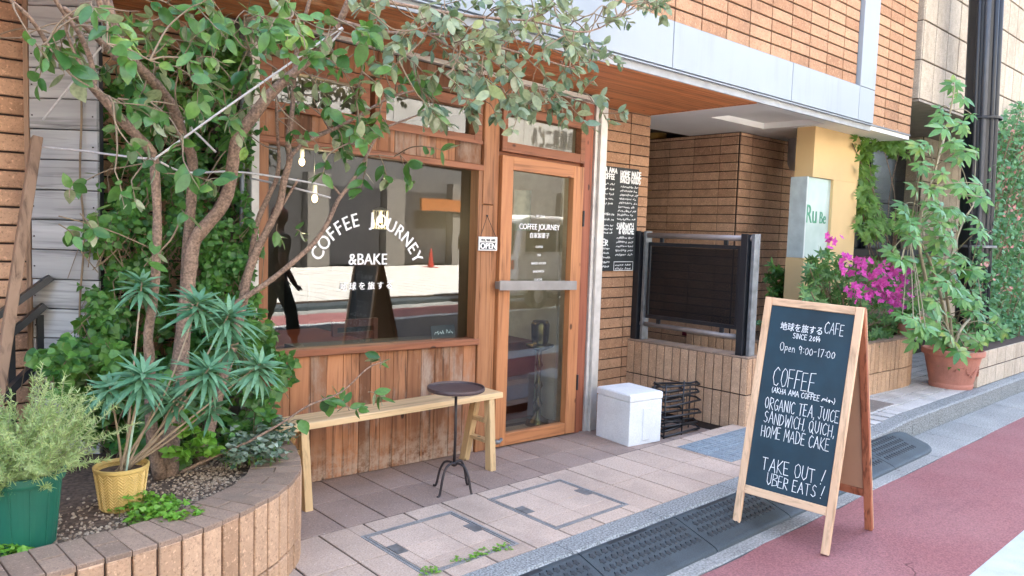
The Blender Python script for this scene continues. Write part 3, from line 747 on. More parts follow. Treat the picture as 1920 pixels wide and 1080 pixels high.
# ---- chalkboard A-frame sign
BL, BR = V((3.711, 2.200, -.045)), V((3.770, 1.682, -.070))
TL, TR = V((3.9075, 2.1615, 1.2157)), V((4.000, 1.6466, 1.2074))
U = ((BR-BL)+(TR-TL)).normalized(); W = .522
Vv = ((TL-BL)+(TR-BR)); Vv = (Vv-U*Vv.dot(U)).normalized(); N = U.cross(Vv); Hs = 1.285
O = BL.copy()
sg = thing('chalkboard_sign', 'folding chalkboard sign in a pale pine frame standing on the kerb and red lane', 'sign', (3.95, 1.95, -.07))
def prt(name, O, U, Vv, N, u0, u1, v0, v1, n0, n1, mat, parent, c=.003):
    m = MB(); m.tile(O+U*u0+Vv*v0+N*n0, U, Vv, N, u1-u0, v1-v0, n1-n0, c); return part(name, m, mat, parent)
prt('stile', O, U, Vv, N, 0, .040, .020, Hs, -.012, .012, M_signw, sg); prt('stile', O, U, Vv, N, W-.040, W, -.005, Hs, -.012, .012, M_signw, sg)
M_signwh = wood('sign_pine_rail', (.66, .42, .25), (.75, .53, .34), 1, .08, .5, .15, dark=.6)
prt('top_rail', O, U, Vv, N, .0405, W-.0405, Hs-.042, Hs, -.011, .011, M_signwh, sg); prt('bottom_rail', O, U, Vv, N, .0405, W-.0405, .190, .235, -.011, .011, M_signwh, sg)
bd = prt('blackboard', O, U, Vv, N, .0405, W-.0405, .2355, Hs-.0425, -.006, .003, M_chalkbd, sg, .001)
def swidth(t, h, sq, track=.2):
    x = 0
    for ch in t:
        if ch == ' ': x += h*.45*sq; continue
        gl = G.get(ch) or G.get(ch.upper())
        if ch == '~': gl = [[(.5, 0)]]
        if gl: x += (max(p[0] for st in gl for p in st)*sq+track*sq)*h
    return x
def uvp(px, py, O, U, Vv, N):
    r = ray(px, py); c = V((0, 0, H)); t = (O-c).dot(N)/r.dot(N); q = c+r*t-O
    return q.dot(U), q.dot(Vv)
m = MB(); Of = O+N*.0035
def chalk(mb, px0, px1, py, hpx, text, w=.005, py1=None, O=Of, U=U, Vv=Vv, N=N, flip=1):
    u0, v0 = uvp(px0, py, O, U, Vv, N); u1, _ = uvp(px1, py, O, U, Vv, N); _, vt = uvp(px0, py-hpx, O, U, Vv, N)
    h = abs(vt-v0); sq = abs(u1-u0)/max(1e-6, swidth(text, h, 1))
    strokes(mb, O, U, Vv, N, text, u0, v0, h, w, .2*sq, .035, sq)
chalk(m, 1545, 1584, 625, 21, 'CAFE', 0.0027); chalk(m, 1487, 1540, 634, 10, 'SINCE 2014', .003); chalk(m, 1462, 1569, 657, 15, 'open 9:00-17:00', 0.0025)
chalk(m, 1448, 1531, 722, 34, 'COFFEE', 0.0030); chalk(m, 1447, 1570, 735, 10, '(AKHA AMA COFFEE ~~~~)', .003)
chalk(m, 1434, 1578, 765, 22, 'ORGANIC TEA, JUICE', 0.0030); chalk(m, 1432, 1570, 791, 22, 'SANDWICH, QUICH,', 0.0030); chalk(m, 1427, 1560, 817, 22, 'HOME MADE CAKE', 0.0030)
chalk(m, 1428, 1552, 880, 25, 'TAKE OUT !', 0.0033); chalk(m, 1437, 1550, 908, 22, 'UBER EATS !', 0.0033)
u0, v0 = uvp(1502, 622, Of, U, Vv, N); addtext(m, '地球を旅する', .048, Of+U*u0+Vv*v0, U, Vv, N, 0, 0, .80)
part('chalk_writing', m, M_chalk, bd)
# rear leaf
BR2 = V((4.335, 1.690, -.070)); T2 = O+U*W+Vv*Hs-N*.02
V2 = (T2-BR2).normalized(); N2 = U.cross(V2).normalized(); O2 = BR2-U*W; H2_ = (T2-BR2).length
if N2.x < 0: pass
prt('rear_stile', O2, U, V2, N2, 0, .040, 0, H2_, -.014, .014, M_signs, sg); prt('rear_stile', O2, U, V2, N2, W-.040, W, 0, H2_, -.014, .014, M_signs, sg)
prt('rear_edge_strip', O2, U, V2, N2, W-.038, W+.0008, 0, H2_-.01, -.020, -.0145, M_signw, sg)
prt('rear_rail', O2, U, V2, N2, .0405, W-.0405, H2_-.042, H2_-.003, -.012, .012, M_signs, sg); prt('rear_rail', O2, U, V2, N2, .0405, W-.0405, .205, .250, -.012, .012, M_signs, sg)
rb = prt('rear_board', O2, U, V2, N2, .0405, W-.0405, .2505, H2_-.0425, -.004, .004, M_hard, sg, .001)
m = MB(); m.tile(O2+U*.0405+V2*.2505-N2*.0075+U*(W-.081), -U, V2, -N2, W-.081, H2_-.293, .003, .001); rb2 = part('rear_blackboard', m, M_chalkbd, sg)
m = MB(); Or = O2+U*(W-.06)+V2*.2505-N2*.011
for k, (tx, hh) in enumerate((('CAFE', .06), ('~~~~ ~~~', .035), ('COFFEE', .07), ('~~~~~ ~~', .035), ('TEA, JUICE', .05), ('CAKE', .06), ('TAKE OUT !', .055))):
    strokes(m, Or, -U, V2, -N2, tx, .03, .80-k*.115, hh, .005, .14, .04, .55)
part('chalk_writing', m, M_chalk, rb2)

# ---- menu board on the pier
m = MB(); mo = V((4.90, 4.372, 0))
def mz(x): return -.020*(x-5.0)*0
m.tile((4.86, 4.388, 1.222), X, Z, -Y, .615, .912, .018, .002)
mb_ = solo('menu_board', m, M_slate, 'tall slate menu board crowded with white handwriting on the brick pier', 'menu board')
m = MB(); Om = V((0, 4.3692, 0))
def mw(px0, px1, py, hpx, text, w): chalk(m, px0, px1, py, hpx, text, w, None, Om, X, Z, -Y)
mw(1130, 1158, 322, 9, 'HA AMA', .010); mw(1131, 1153, 334, 9, 'COFFEE', .010)
mw(1164, 1203, 331, 11, 'HOME MADE', .011); mw(1163, 1201, 342, 12, 'BAKED GOODS', .011)
mw(1156, 1188, 429, 11, 'SANDWICH', .010); mw(1160, 1189, 438, 9, '& QUICHE', .011); mw(1123, 1141, 460, 11, 'HER', .011)
random.seed(5)
for k in range(5): mw(1129-k*.8, 1153-k, 346+k*9.3, 5, '~~~~ ~~~', .005)
for k in range(2): mw(1127-k, 1152-k, 403+k*10, 5, '~~~~~~ ~~', .005)
for k in range(3): mw(1126, 1150-k, 424+k*7, 4, '~~~~~ ~~', .005)
for k in range(9): mw(1164-k*.9, 1200-k*1.0-rv(0, 6), 352+k*7.6, 5, '~~~~~~~ ~~', .005)
for k in range(5): mw(1156-k*.6, 1188-k*.5, 448+k*8, 5, '~~~~~~ ~~~', .005)
for k in range(5): mw(1121-k*.6, 1147-k-rv(0, 5), 468+k*8.5, 4.5, '~~~~~~~~', .005)
for k in range(2): mw(1153, 1183, 499+k*7, 4.5, '~~~~ ~~~', .005)
a0, b0 = uvp(1150, 508, Om, X, Z, -Y); a1, b1 = uvp(1187, 490, Om, X, Z, -Y)
for (p, q, r, s) in ((a0, a1, b0, b0+.006), (a0, a1, b1-.006, b1), (a0, a0+.006, b0, b1), (a1-.006, a1, b0, b1)): m.add([(p, 4.3685, r), (q, 4.3685, r), (q, 4.3685, s), (p, 4.3685, s)], [(0, 1, 2, 3)])
part('chalk_writing', m, M_chalk, mb_)
random.seed(11)

# ---- OPEN plaque
op = thing('open_plaque', 'little white OPEN plaque hung from a cord on the timber post', 'sign', (3.36, 3.962, 1.45))
m = MB(); m.tile((3.278, 3.968, 1.408), X, Z, -Y, .166, .095, .008, .002); part('plaque', m, plain('plaque_white', (.80, .79, .75), .6), op)
m = MB(); m.tile((3.288, 3.9605, 1.416), X, Z, -Y, .146, .048, .0015, .0005); part('dark_panel', m, plain('plaque_dark', (.03, .035, .04), .6), op)
m = MB(); addtext(m, 'OPEN', .055, (3.361, 3.9585, 1.422), X, Z, -Y, 0, .002, 1.0); part('open_lettering', m, M_letter, op)
m = MB(); addtext(m, 'YES, WE ARE', .023, (3.361, 3.9595, 1.472), X, Z, -Y, 0, .001, 1.0); part('top_lettering', m, M_black, op)
m = MB(); m.tube([(3.292, 3.962, 1.503), (3.352, 3.968, 1.645), (3.43, 3.962, 1.503)], .0022, 6); m.sphere((3.352, 3.968, 1.646), .007, 8, 6); part('cord', m, M_black, op)

# ---- bench
bn = thing('bench', 'long pale wooden bench on splayed legs against the plank wall', 'bench', (2.5, 3.77, .02))
m = MB(); m.tile((1.70, 3.665, .455), X, Y, Z, 1.575, .20, .036, .004); part('seat', m, M_bench, bn)
def beam(mb, a, b, w, d):
    a, b = V(a), V(b); n = (b-a).normalized(); u = n.cross(Y).normalized() if abs(n.y) < .9 else n.cross(X).normalized(); v = n.cross(u)
    u, v = u*w/2, v*d/2
    mb.add([tuple(p) for p in (a-u-v, a+u-v, a+u+v, a-u+v, b-u-v, b+u-v, b+u+v, b-u+v)], [(3, 2, 1, 0), (4, 5, 6, 7), (0, 1, 5, 4), (1, 2, 6, 5), (2, 3, 7, 6), (3, 0, 4, 7)]); return mb
for lx, ox in ((1.86, -.0), (3.175, .035)):
    fz = -SHX*(lx-3.4)
    part('leg', beam(MB(), (lx-ox*.9, 3.615, fz-.01), (lx+.012, 3.70, .456), .045, .055), M_benchl, bn, bevel=.003)
    part('leg', beam(MB(), (lx-ox*.6, 3.905, fz-.01), (lx+.012, 3.83, .456), .045, .055), M_benchl, bn, bevel=.003)
    for z, k in ((.17, .30), (.30, .58)):
        y0 = 3.615+(3.70-3.615)*k+.02; y1 = 3.905-(3.905-3.83)*k-.02
        part('stretcher', beam(MB(), (lx, y0, z+fz), (lx, y1, z+fz), .022, .045), M_benchl, bn, bevel=.002)

# ---- iron side table
tc = (2.69, 3.42, .017)
tb = thing('side_table', 'small round dark iron table with a thin stem standing before the bench', 'table', tc)
m = MB(); m.lathe([(0, .598), (.158, .598), (.165, .601), (.168, .612), (.166, .622), (.161, .622), (.158, .611), (.0, .608)], tc, 40); part('table_top', m, M_irontop, tb, smooth=False)
m = MB(); m.tube([(tc[0], tc[1], tc[2]+.15), (tc[0]+.004, tc[1], tc[2]+.35), (tc[0], tc[1], tc[2]+.60)], .0085, 10); m.lathe([(.0, .15), (.017, .155), (.017, .175), (.0, .18)], tc, 12); part('stem', m, M_iron, tb, smooth=True)
for ang in (195, 285, 15, 105):
    a = R(ang); pr = catmull([(0, .163), (.035, .172), (.075, .158), (.105, .105), (.122, .04), (.134, .008), (.150, .006)], 5)
    m = MB(); m.tube([(tc[0]+r*math.cos(a), tc[1]+r*math.sin(a), tc[2]+z) for r, z in [(p.x, p.y) for p in [V((q[0], q[1], 0)) if not hasattr(q, 'x') else q for q in pr]]], .0072, 8); part('leg', m, M_iron, tb, smooth=True)

# ---- foam box
fb = thing('foam_box', 'white foam box with a lid on the tiles beside the door', 'box', (4.55, 3.66, -.025))
c8, s8 = math.cos(R(-7)), math.sin(R(-7)); fu, fv = V((c8, s8, 0)), V((-s8, c8, 0)); fo = V((4.385, 3.492, -.027))
m = MB(); m.tile(fo, fu, fv, Z, .335, .365, .335, .006)
part('box_body', m, M_foam, fb, bevel=.004)
m = MB(); m.tile(fo-fu*.004-fv*.004+Z*.337, fu, fv, Z, .343, .373, .055, .01); part('lid', m, M_foam, fb, bevel=.004)
m = MB(); m.tile(fo+fu*.135-fv*.0+Z*.03, fu, Z, -fv, .075, .245, .006, .004); part('moulded_panel', m, M_foam, fb)

# ---- folded wire rack
rk = thing('wire_rack', 'black folded wire rack leaning between the foam box and the tiled low wall', 'rack', (5.05, 3.56, -.03))
m = MB()
for k in range(11):
    z = -.02+k*.039; ta = rv(-.05, .05); x0 = 4.81+rv(-.01, .02); x1 = 5.32+rv(-.02, .01); yb = 3.60+rv(-.03, .03); ya = 3.49+rv(-.02, .02)
    if k % 2: x1 -= .22
    lp = [(x0, ya, z), (x1-.03, ya, z+ta*.6), (x1, (ya+yb)/2, z+.01+ta*.6), (x1-.03, yb, z+.016+ta), (x0, yb, z+.016)]
    m.tube([V(p) for p in lp], .009, 6, closed=True)
part('shelf_wire', m, M_black, rk, smooth=True)
for px_, py_ in ((4.815, 3.49), (4.815, 3.60), (5.05, 3.49), (5.30, 3.60)):
    part('upright', MB().tube([(px_, py_, -.04), (px_, py_, .40 if px_ < 5.2 else .34)], .0065, 6), M_black, rk, smooth=True)

# ---- tiled low wall with railing
lw = thing('low_tile_wall', 'low wall of upright brown tiles beside the stairwell next to the wire rack', 'wall', (5.55, 3.75, 0))
m = MB(); m.box(5.438, 5.638, 3.168, 4.388, -1.4, .585); part('wall_core', m, M_joint2, lw)
m = MB(); m.wall((5.438, 4.389, -.005), -Y, Z, -X, 1.229, .592, .0835, .296, .011, .012, .002, rows_off=.0)
m.wall((5.428, 3.168, -.005), X, Z, -Y, .215, .592, .072, .296, .011, .012, .002)
m.wall((5.638, 3.168, -.9), Y, Z, X, 1.22, 1.48, .0835, .296, .011, .012, .002)
part('upright_tiles', m, M_vert, lw)
m = MB(); m.wall((5.430, 3.160, .585), X, Y, Z, .216, 1.228, .216, .0835, .004, .012, .003); part('cap_tiles', m, M_cap, lw)
rl = thing('metal_railing', 'black and grey metal railing with a wire mesh panel above the low tiled wall', 'railing', (5.53, 3.75, .6))
for y0, y1 in ((3.19, 3.30), (4.27, 4.385)):
    m = MB(); m.tile((5.475, y1, .598), -Y, Z, -X, (y1-y0)*.55, .985, .012, .002); m.box(5.476, 5.60, y0+(y1-y0)*.42, y0+(y1-y0)*.46, .598, 1.575); p_ = part('post', m, M_black, rl)
    m = MB(); m.box(5.49, 5.575, y0, y0+.030, .598, 1.583); part('post_channel', m, M_galv, p_, bevel=.003)
part('top_tube', MB().tube([(5.52, 3.22, 1.545), (5.52, 4.38, 1.548)], .024, 14), M_tube, rl, smooth=True)
part('bottom_tube', MB().tube([(5.52, 3.24, .738), (5.52, 4.38, .742)], .021, 14), M_tube, rl, smooth=True)
m = MB(); ya, yb, za, zb = 3.325, 4.255, .80, 1.485
for (p, q, r, s) in ((ya, yb, za, za+.032), (ya, yb, zb-.032, zb), (ya, ya+.022, za+.032, zb-.032), (yb-.022, yb, za+.032, zb-.032)): m.box(5.505, 5.53, p, q, r, s)
mf = part('mesh_frame', m, M_black, rl)
m = MB(); p = .0135; w = .0064
ny, nz = int((yb-ya-.05)/p), int((zb-za-.07)/p*1.25)
for i in range(ny+1):
    for j in range(nz+1):
        y, z = ya+.025+i*p, za+.034+j*p*.8
        if z+p*.8 > zb-.032 or y+p > yb-.02: continue
        for (a, b) in (((y, z), (y+p/2, z+p*.4)), ((y+p/2, z+p*.4), (y+p, z)), ((y, z+p*.8), (y+p/2, z+p*.4)), ((y+p/2, z+p*.4), (y+p, z+p*.8))):
            m.add([(5.517, a[0], a[1]-w*.6), (5.517, b[0], b[1]-w*.6), (5.517, b[0], b[1]+w*.6), (5.517, a[0], a[1]+w*.6)], [(3, 2, 1, 0)])
part('wire_mesh', m, M_black, rl)
for y in (3.45, 4.1):
    part('clip', MB().box(5.508, 5.527, y, y+.035, 1.486, 1.525), M_black, rl); part('clip', MB().box(5.508, 5.527, y, y+.035, .757, .799), M_black, rl)
m = MB(); m.box(6.05, 6.12, 4.9, 4.98, -.9, 1.62); m.box(6.055, 6.115, 4.98, 5.6, 1.45, 1.56); m.box(6.055, 6.115, 4.98, 5.6, -.3, .2)
solo('stair_railing', m, M_black, 'black railing down the stairs seen behind the mesh panel', 'railing')

# ---- cream pillar with its glass sign box
cp = thing('cream_pillar', 'cream painted pillar with a frosted glass sign box set into its corner', 'pillar', (7.7, 3.8, 0))
m = MB(); m.box(7.20, 8.22, 3.60, 3.79, 2.17, 2.659); part('pillar_head', m, M_cream, cp); part('pillar_body', MB().box(7.655, 8.22, 3.601, 3.789, -.5, 2.169), M_cream, cp); part('pillar_base', MB().box(7.12, 7.654, 3.601, 3.789, -.5, 1.37), M_cream, cp)
m = MB(); m.box(7.135, 7.653, 3.63, 3.785, 1.372, 2.168)
gt = NT('frosted_glass'); gt.base(gt.mix(gt.ramp(gt.noise(gt.coord(), 2.5, 3), .35, .65), (.38, .50, .45), (.52, .62, .57))); gt.set(.12, 0, .6); part('glass_box', m, gt.m, cp)
m = MB(); m.box(7.120, 7.145, 3.612, 3.6295, 1.372, 2.168); m.box(7.122, 7.1345, 3.63, 3.785, 1.373, 2.167); part('box_edge', m, plain('frosted_edge', (.50, .56, .53), .4), cp)
m = MB(); addtext(m, 'Ru', .26, (7.28, 3.628, 1.72), X, Z, -Y, 0, .002, .85); addtext(m, 'Be', .17, (7.52, 3.628, 1.72), X, Z, -Y, 0, .002, .8); part('green_lettering', m, plain('green_letters', (.08, .30, .17), .6), cp)
dp = MB(); dp.lathe([(.0, .0), (.07, .02), (.10, .08), (.105, .16), (.105, .36)], (8.02, 4.20, 2.30), 20); solo('drain_pipe', dp, plain('grey_pipe', (.42, .42, .41), .5), 'fat grey pipe end under the soffit beside the cream pillar', 'pipe', smooth=True)

# ---- street lamp post with conduits
lp = thing('lamp_post', 'thick black lamp post strung with conduits behind the umbrella plant', 'lamp post', (9.95, 2.93, .08))
def lean(z): return V((-.100*(z-.1), 0, z))
lb = V((9.98, 2.93, 0))
m = MB(); m.tube([lb+lean(z) for z in (.08, 1, 2, 3, 4.5, 6)], [.165, .162, .16, .155, .15, .145], 20); part('post', m, M_black, lp, smooth=True)
for k, (dx, dy, r) in enumerate(((-.13, -.075, .034), (-.06, -.135, .030), (.02, -.15, .034), (.095, -.12, .026), (.145, -.06, .036), (-.155, .0, .026))):
    m = MB(); m.tube([lb+lean(z)+V((dx, dy, 0)) for z in (.08+.02*k, 1.5, 3, 6)], r, 10); part('conduit', m, M_black if k % 3 else plain('dark_conduit%d' % k, (.045, .05, .058), .35), lp, smooth=True)
for z in (1.52, 2.95):
    m = MB(); m.lathe([(.188, 0), (.194, .004), (.194, .026), (.188, .03)], lb+lean(z)+V((.01, -.03, 0)), 24); part('strap', m, M_black if z > 2 else M_galv, lp)

# ---- neighbouring building on the right
nb = thing('beige_building', 'beige tiled neighbour building with an overhanging upper floor behind the lamp post', 'building', (12, 5, 0))
m = MB(); m.box(8.93, 30, 3.312, 14, 3.13, 12); m.box(9.0, 30, 4.62, 14, -.3, 3.13); part('building_core', m, M_joint2, nb)
m = MB(); m.wall((8.92, 3.312, 3.13), X, Z, -Y, 20, 4.5, .36, .42, .018, .014, .003); m.wall((8.92, 14, 3.13), -Y, Z, -X, 10.7, 4.5, .36, .42, .010, .014, .003)
part('upper_tile_wall', m, M_beige, nb)
m = MB(); m.box(8.93, 30, 3.305, 4.6, 3.105, 3.129); part('soffit', m, plain('grey_brown_soffit', (.34, .30, .25), .8), nb)
m = MB(); m.wall((11.9, 4.3, .3), X, Z, -Y, 3.2, 2.8, .30, .36, .015, .012, .003); m.wall((11.9, 4.61, .3), -Y, Z, -X, .31, 2.8, .30, .36, .008, .012, .003); part('tile_pilaster', m, M_beige, nb)
m = MB(); m.box(11.9, 15.1, 4.301, 4.61, .3, 3.1); part('pilaster_core', m, M_joint2, nb)
m = MB(); m.box(9.05, 11.88, 4.40, 4.61, .0, 1.36); m.box(15.15, 30, 4.4, 4.61, 0, 3.1); part('lower_wall', m, M_oldwall, nb)
m = MB(); m.box(9.05, 12.3, 4.12, 4.60, 1.365, 1.455); part('window_ledge', m, plain('dark_ledge', (.045, .045, .048), .6), nb)
m = MB(); m.box(9.3, 11.85, 4.50, 4.615, 1.46, 2.98); wf = part('dark_window', m, plain('dark_window_glass', (.012, .016, .022), .15, var=.2), nb)
m = MB(); m.box(9.3, 11.85, 4.44, 4.499, 2.10, 2.14); m.box(9.3, 9.36, 4.44, 4.499, 1.46, 2.09); m.box(10.5, 10.56, 4.44, 4.499, 1.46, 2.98); part('window_bar', m, M_black, wf)
fbd = MB(); fbd.box(18, 60, 1.5, 20, 0, 18); solo('far_building', fbd, plain('far_grey_wall', (.42, .46, .46), .8, var=.08), 'plain grey building at the far right beyond the beige one', 'building')

# ---- low beige wall by the kerb on the right
lb_ = thing('beige_low_wall', 'low stained beige tile wall running along the kerb behind the terracotta pot', 'wall', (12, 2.6, .08))
m = MB(); m.box(8.72, 26, 2.482, 2.68, -.05, .45); part('wall_core', m, M_joint2, lb_)
m = MB(); m.wall((8.71, 2.482, .085), X, Z, -Y, 16, .375, .30, .19, .013, .012, .003); m.wall((8.72, 2.68, .085), -Y, Z, -X, .2, .375, .2, .19, .008, .012, .003); part('wall_tiles', m, M_beige, lb_)

# ---- curved planter round the pillar
def offset_path(pts, d):
    out = []
    for i, p in enumerate(pts):
        a, b = pts[max(i-1, 0)], pts[min(i+1, len(pts)-1)]; t = (b-a).normalized(); out.append(p+V((-t.y, t.x, 0))*d)
    return out
def curved_planter(name, label, path, z0, z1, wallw, tw, rows, sgn, soil_z, mats):
    # path runs with the planter's inside on its left
    t = thing(name, label, 'planter', (path[len(path)//2].x, path[len(path)//2].y, z0))
    L = [0]
    for a, b in zip(path, path[1:]): L.append(L[-1]+(b-a).length)
    def at(s):
        for i in range(len(path)-1):
            if L[i+1] >= s: k = (s-L[i])/max(1e-9, L[i+1]-L[i]); return path[i].lerp(path[i+1], k)
        return path[-1]
    n = int(L[-1]/tw); tiles = MB(); cap = MB(); core = MB()
    P = [at(L[-1]*i/n) for i in range(n+1)]
    inn = offset_path(P, wallw)
    for i in range(n):
        a, b = P[i], P[i+1]; u = (b-a); w = u.length; u = u.normalized(); nn = V((u.y, -u.x, 0))
        zz = z1-.012
        for h in rows:
            zb = max(zz-h, z0-.15)
            tiles.tile(V((a.x, a.y, zb+.004))+u*.0045, u, Z, nn, w-.009, zz-zb-.008, .016+rv(-.002, .002), .004); zz = zb
        c, d = inn[i+1], inn[i]
        def g(p, q, k): return p.lerp(q, k)
        for k0, k1 in ((0, .5), (.5, 1)) if (i % 2) else ((0, 1),):
            qs = [a+nn*.018*(1-k0)+(d-a)*k0, b+nn*.018*(1-k0)+(c-b)*k0, b+nn*.018*(1-k1)+(c-b)*k1, a+nn*.018*(1-k1)+(d-a)*k1]
            ce = sum(qs, V((0, 0, 0)))/4; qs = [ce+(q-ce)*.955 for q in qs]; zt = z1+rv(-.002, .002)
            cap.add([(q.x, q.y, zt-.02) for q in qs]+[(q.x, q.y, zt-.003) for q in qs]+[((ce+(q-ce)*.97).x, (ce+(q-ce)*.97).y, zt) for q in qs],
                    [(8, 9, 10, 11)]+[(r+j, r+(j+1) % 4, r+4+(j+1) % 4, r+4+j) for r in (0, 4) for j in range(4)])
        core.add([(a.x, a.y, z0-.2), (b.x, b.y, z0-.2), (b.x, b.y, z1-.010), (a.x, a.y, z1-.010), (d.x, d.y, z0-.2), (c.x, c.y, z0-.2), (c.x, c.y, z1-.010), (d.x, d.y, z1-.010)],
                 [(0, 1, 2, 3), (3, 2, 6, 7), (7, 6, 5, 4)])
    part('core', core, M_joint2, t); part('upright_tiles', tiles, mats[0], t); part('cap_tiles', cap, mats[1], t)
    return t, inn
pth = catmull([(6.35, 4.38, 0), (6.35, 3.9, 0), (6.40, 3.5, 0), (6.62, 3.17, 0), (7.0, 3.03, 0), (7.5, 3.0, 0), (8.1, 2.97, 0), (8.42, 3.02, 0), (8.62, 3.18, 0), (8.70, 3.42, 0), (8.71, 3.7, 0), (8.71, 4.3, 0)], 6)
pl2, inn2 = curved_planter('curved_planter', 'curved planter of upright orange tiles around the cream pillar holding magenta azaleas', pth, .06, .60, .13, .085, (.30, .30), 1, .5, (M_vert, M_cap))
m = MB(); m.prism([(p.x, p.y) for p in inn2], .2, .52); part('soil', m, M_soil, pl2)

# ================================================================== FAR SIDE OF THE STREET (seen in the shop's glass)
sheet('white_line', -40, 60, -3.05, -2.80, -.0735, M_wpaint); sheet('red_lane', -40, 60, -4.2, -3.05, -.073, M_red)
sheet('gutter', -40, 60, -4.75, -4.2, -.072, M_gutter)
m = MB(); m.box(-20, 40, -5.35, -4.75, -.2, .0); struct('kerb', m, M_rubber)
m = MB(); m.box(-30, 50, -16, -5.35, -.2, .03); struct('pavement_base', m, M_joint2)
m = MB()
for i in range(60):
    for j in range(21):
        a, b = -8+.6*i, -5.36-.5*(j+1); m.tile((a+.02, b+.02, .02), X, Y, Z, .56, .46, .022+rv(-.001, .001), .002)
struct('white_pavement', m, plain('far_white_paving', (.54, .53, .50), .8, var=.15, scale=3, fine=.2))
ob = thing('opposite_building', 'pale grey building across the street seen reflected in the cafe glass', 'building', (8, -18, 0))
m = MB(); m.box(-25, 45, -30, -16.3, -.2, 15); part('building_core', m, plain('grey_render', (.085, .085, .085), .8, var=.1, scale=.6), ob)
m = MB()
for k in range(18): m.box(-20+k*3.4, -20+k*3.4+.9, -16.3, -15.9, 0, 3.4)
part('grey_pillar', m, plain('pillar_grey', (.15, .14, .125), .8), ob)
m = MB()
for k in range(17):
    if k % 5 != 3: m.box(-19.0+k*3.4, -16.6+k*3.4-.1, -16.29, -16.2, .1, 3.0)
part('dark_opening', m, M_dark, ob)
m = MB(); m.box(19.0, 21.7, -15.89, -15.75, 2.25, 2.74); part('orange_stripe', m, plain('orange_panel', (.30, .10, .025), .5), ob)
m = MB()
for k in range(24):
    for r in range(3): m.tile((-15+k*2.2+2.19, -16.3, 4.75+r*2.6), -X, Z, Y, 2.18, 2.58, .05, .01)
part('pale_panels', m, plain('pale_concrete_panel', (.34, .335, .32), .8, var=.08, scale=1.2), ob)
m = MB(); addtext(m, '高橋第二ビル', .95, (24.2, -16.2, 5.35), -X, Z, Y, 0, .01, .48); part('building_name', m, M_dark, ob)
cn = MB(); cn.lathe([(.18, 0), (.18, .03), (.12, .03), (.03, .72), (.0, .73)], (18.5, -14.5, .043), 16); cn.box(18.28, 18.72, -14.72, -14.28, .043, .065)
solo('traffic_cone', cn, plain('cone_red', (.35, .03, .02), .5), 'red traffic cone on the far pavement reflected in the glass', 'cone')
fp = MB(); fp.box(4.55, 5.5, -8.6, -8.2, .04, .34); ft = thing('street_planter', 'clipped round shrub in a terracotta box on the far pavement', 'plant', (5.0, -8.4, .04)); part('box', fp, M_terra, ft)
m = MB()
for i in range(500):
    d = rdir(); p = V((5.0, -8.4, .62))+V((d.x*.42, d.y*.25, d.z*.32)); m.leaf(p, (d+rdir()*.5), rdir(), .09, .05)
part('foliage', m, M_clover, ft)
# white van waiting further along the street
vn = thing('white_van', 'small white van parked along the road, mirrored in the door glass', 'van', (12.7, -3.7, -.075))
VX = 11.0
prof = [(VX, .25), (VX+.02, 1.0), (VX+.12, 1.80), (VX+.3, 1.88), (VX+2.3, 1.88), (VX+2.6, 1.80), (VX+3.2, 1.10), (VX+3.38, .95), (VX+3.4, .25)]
m = MB(); n = len(prof); y0, y1 = -4.42, -2.95
m.add([(x, y0, z) for x, z in prof]+[(x, y1, z) for x, z in prof], [tuple(reversed(range(n))), tuple(range(n, 2*n))]+[(k, (k+1) % n, (k+1) % n+n, k+n) for k in range(n)])
part('body', m, plain('van_white', (.80, .80, .79), .25, var=.01), vn, bevel=.05)
M_vg = plain('van_glass', (.02, .025, .03), .08, var=.1)
for a, b in ((.22, 1.15), (1.22, 2.0)): part('side_window', MB().box(VX+a, VX+b, y1-.02, y1+.008, 1.12, 1.70), M_vg, vn)
m = MB(); m.add([(VX+2.08, y1+.006, 1.12), (VX+2.95, y1+.006, 1.12), (VX+2.52, y1+.006, 1.70), (VX+2.08, y1+.006, 1.70)], [(0, 3, 2, 1)]); part('side_window', m, M_vg, vn)
m = MB(); m.add([(VX+.035, y0+.15, 1.08), (VX+.035, y1-.15, 1.08), (VX+.10, y1-.17, 1.70), (VX+.10, y0+.17, 1.70)], [(0, 3, 2, 1)]); m.v = [(a-.03, b, c) for a, b, c in m.v]; part('rear_window', m, M_vg, vn)
m = MB(); m.add([(VX+3.19, y0+.12, 1.13), (VX+3.19, y1-.12, 1.13), (VX+2.63, y1-.14, 1.79), (VX+2.63, y0+.14, 1.79)], [(0, 1, 2, 3)]); m.v = [(a+.02, b, c+.02) for a, b, c in m.v]; part('windscreen', m, M_vg, vn)
for wx in (VX+.6, VX+2.75):
    for wy in (y0+.06, y1-.02):
        w_ = part('wheel', MB().tube([(wx, wy-.08, .20), (wx, wy+.08, .20)], .275, 24), M_black, vn); part('rim', MB().tube([(wx, wy-.086, .20), (wx, wy+.086, .20)], .16, 16), M_steel, w_)
for hy in (y0+.2, y1-.2): part('headlight', MB().box(VX+3.36, VX+3.41, hy-.13, hy+.13, .70, .88), M_steel, vn, bevel=.02); part('tail_lamp', MB().box(VX-.01, VX+.04, hy-.08, hy+.08, .75, .95), plain('tail_red', (.4, .02, .02), .4) if hy < y0+.3 else MATS['tail_red'], vn, bevel=.01)

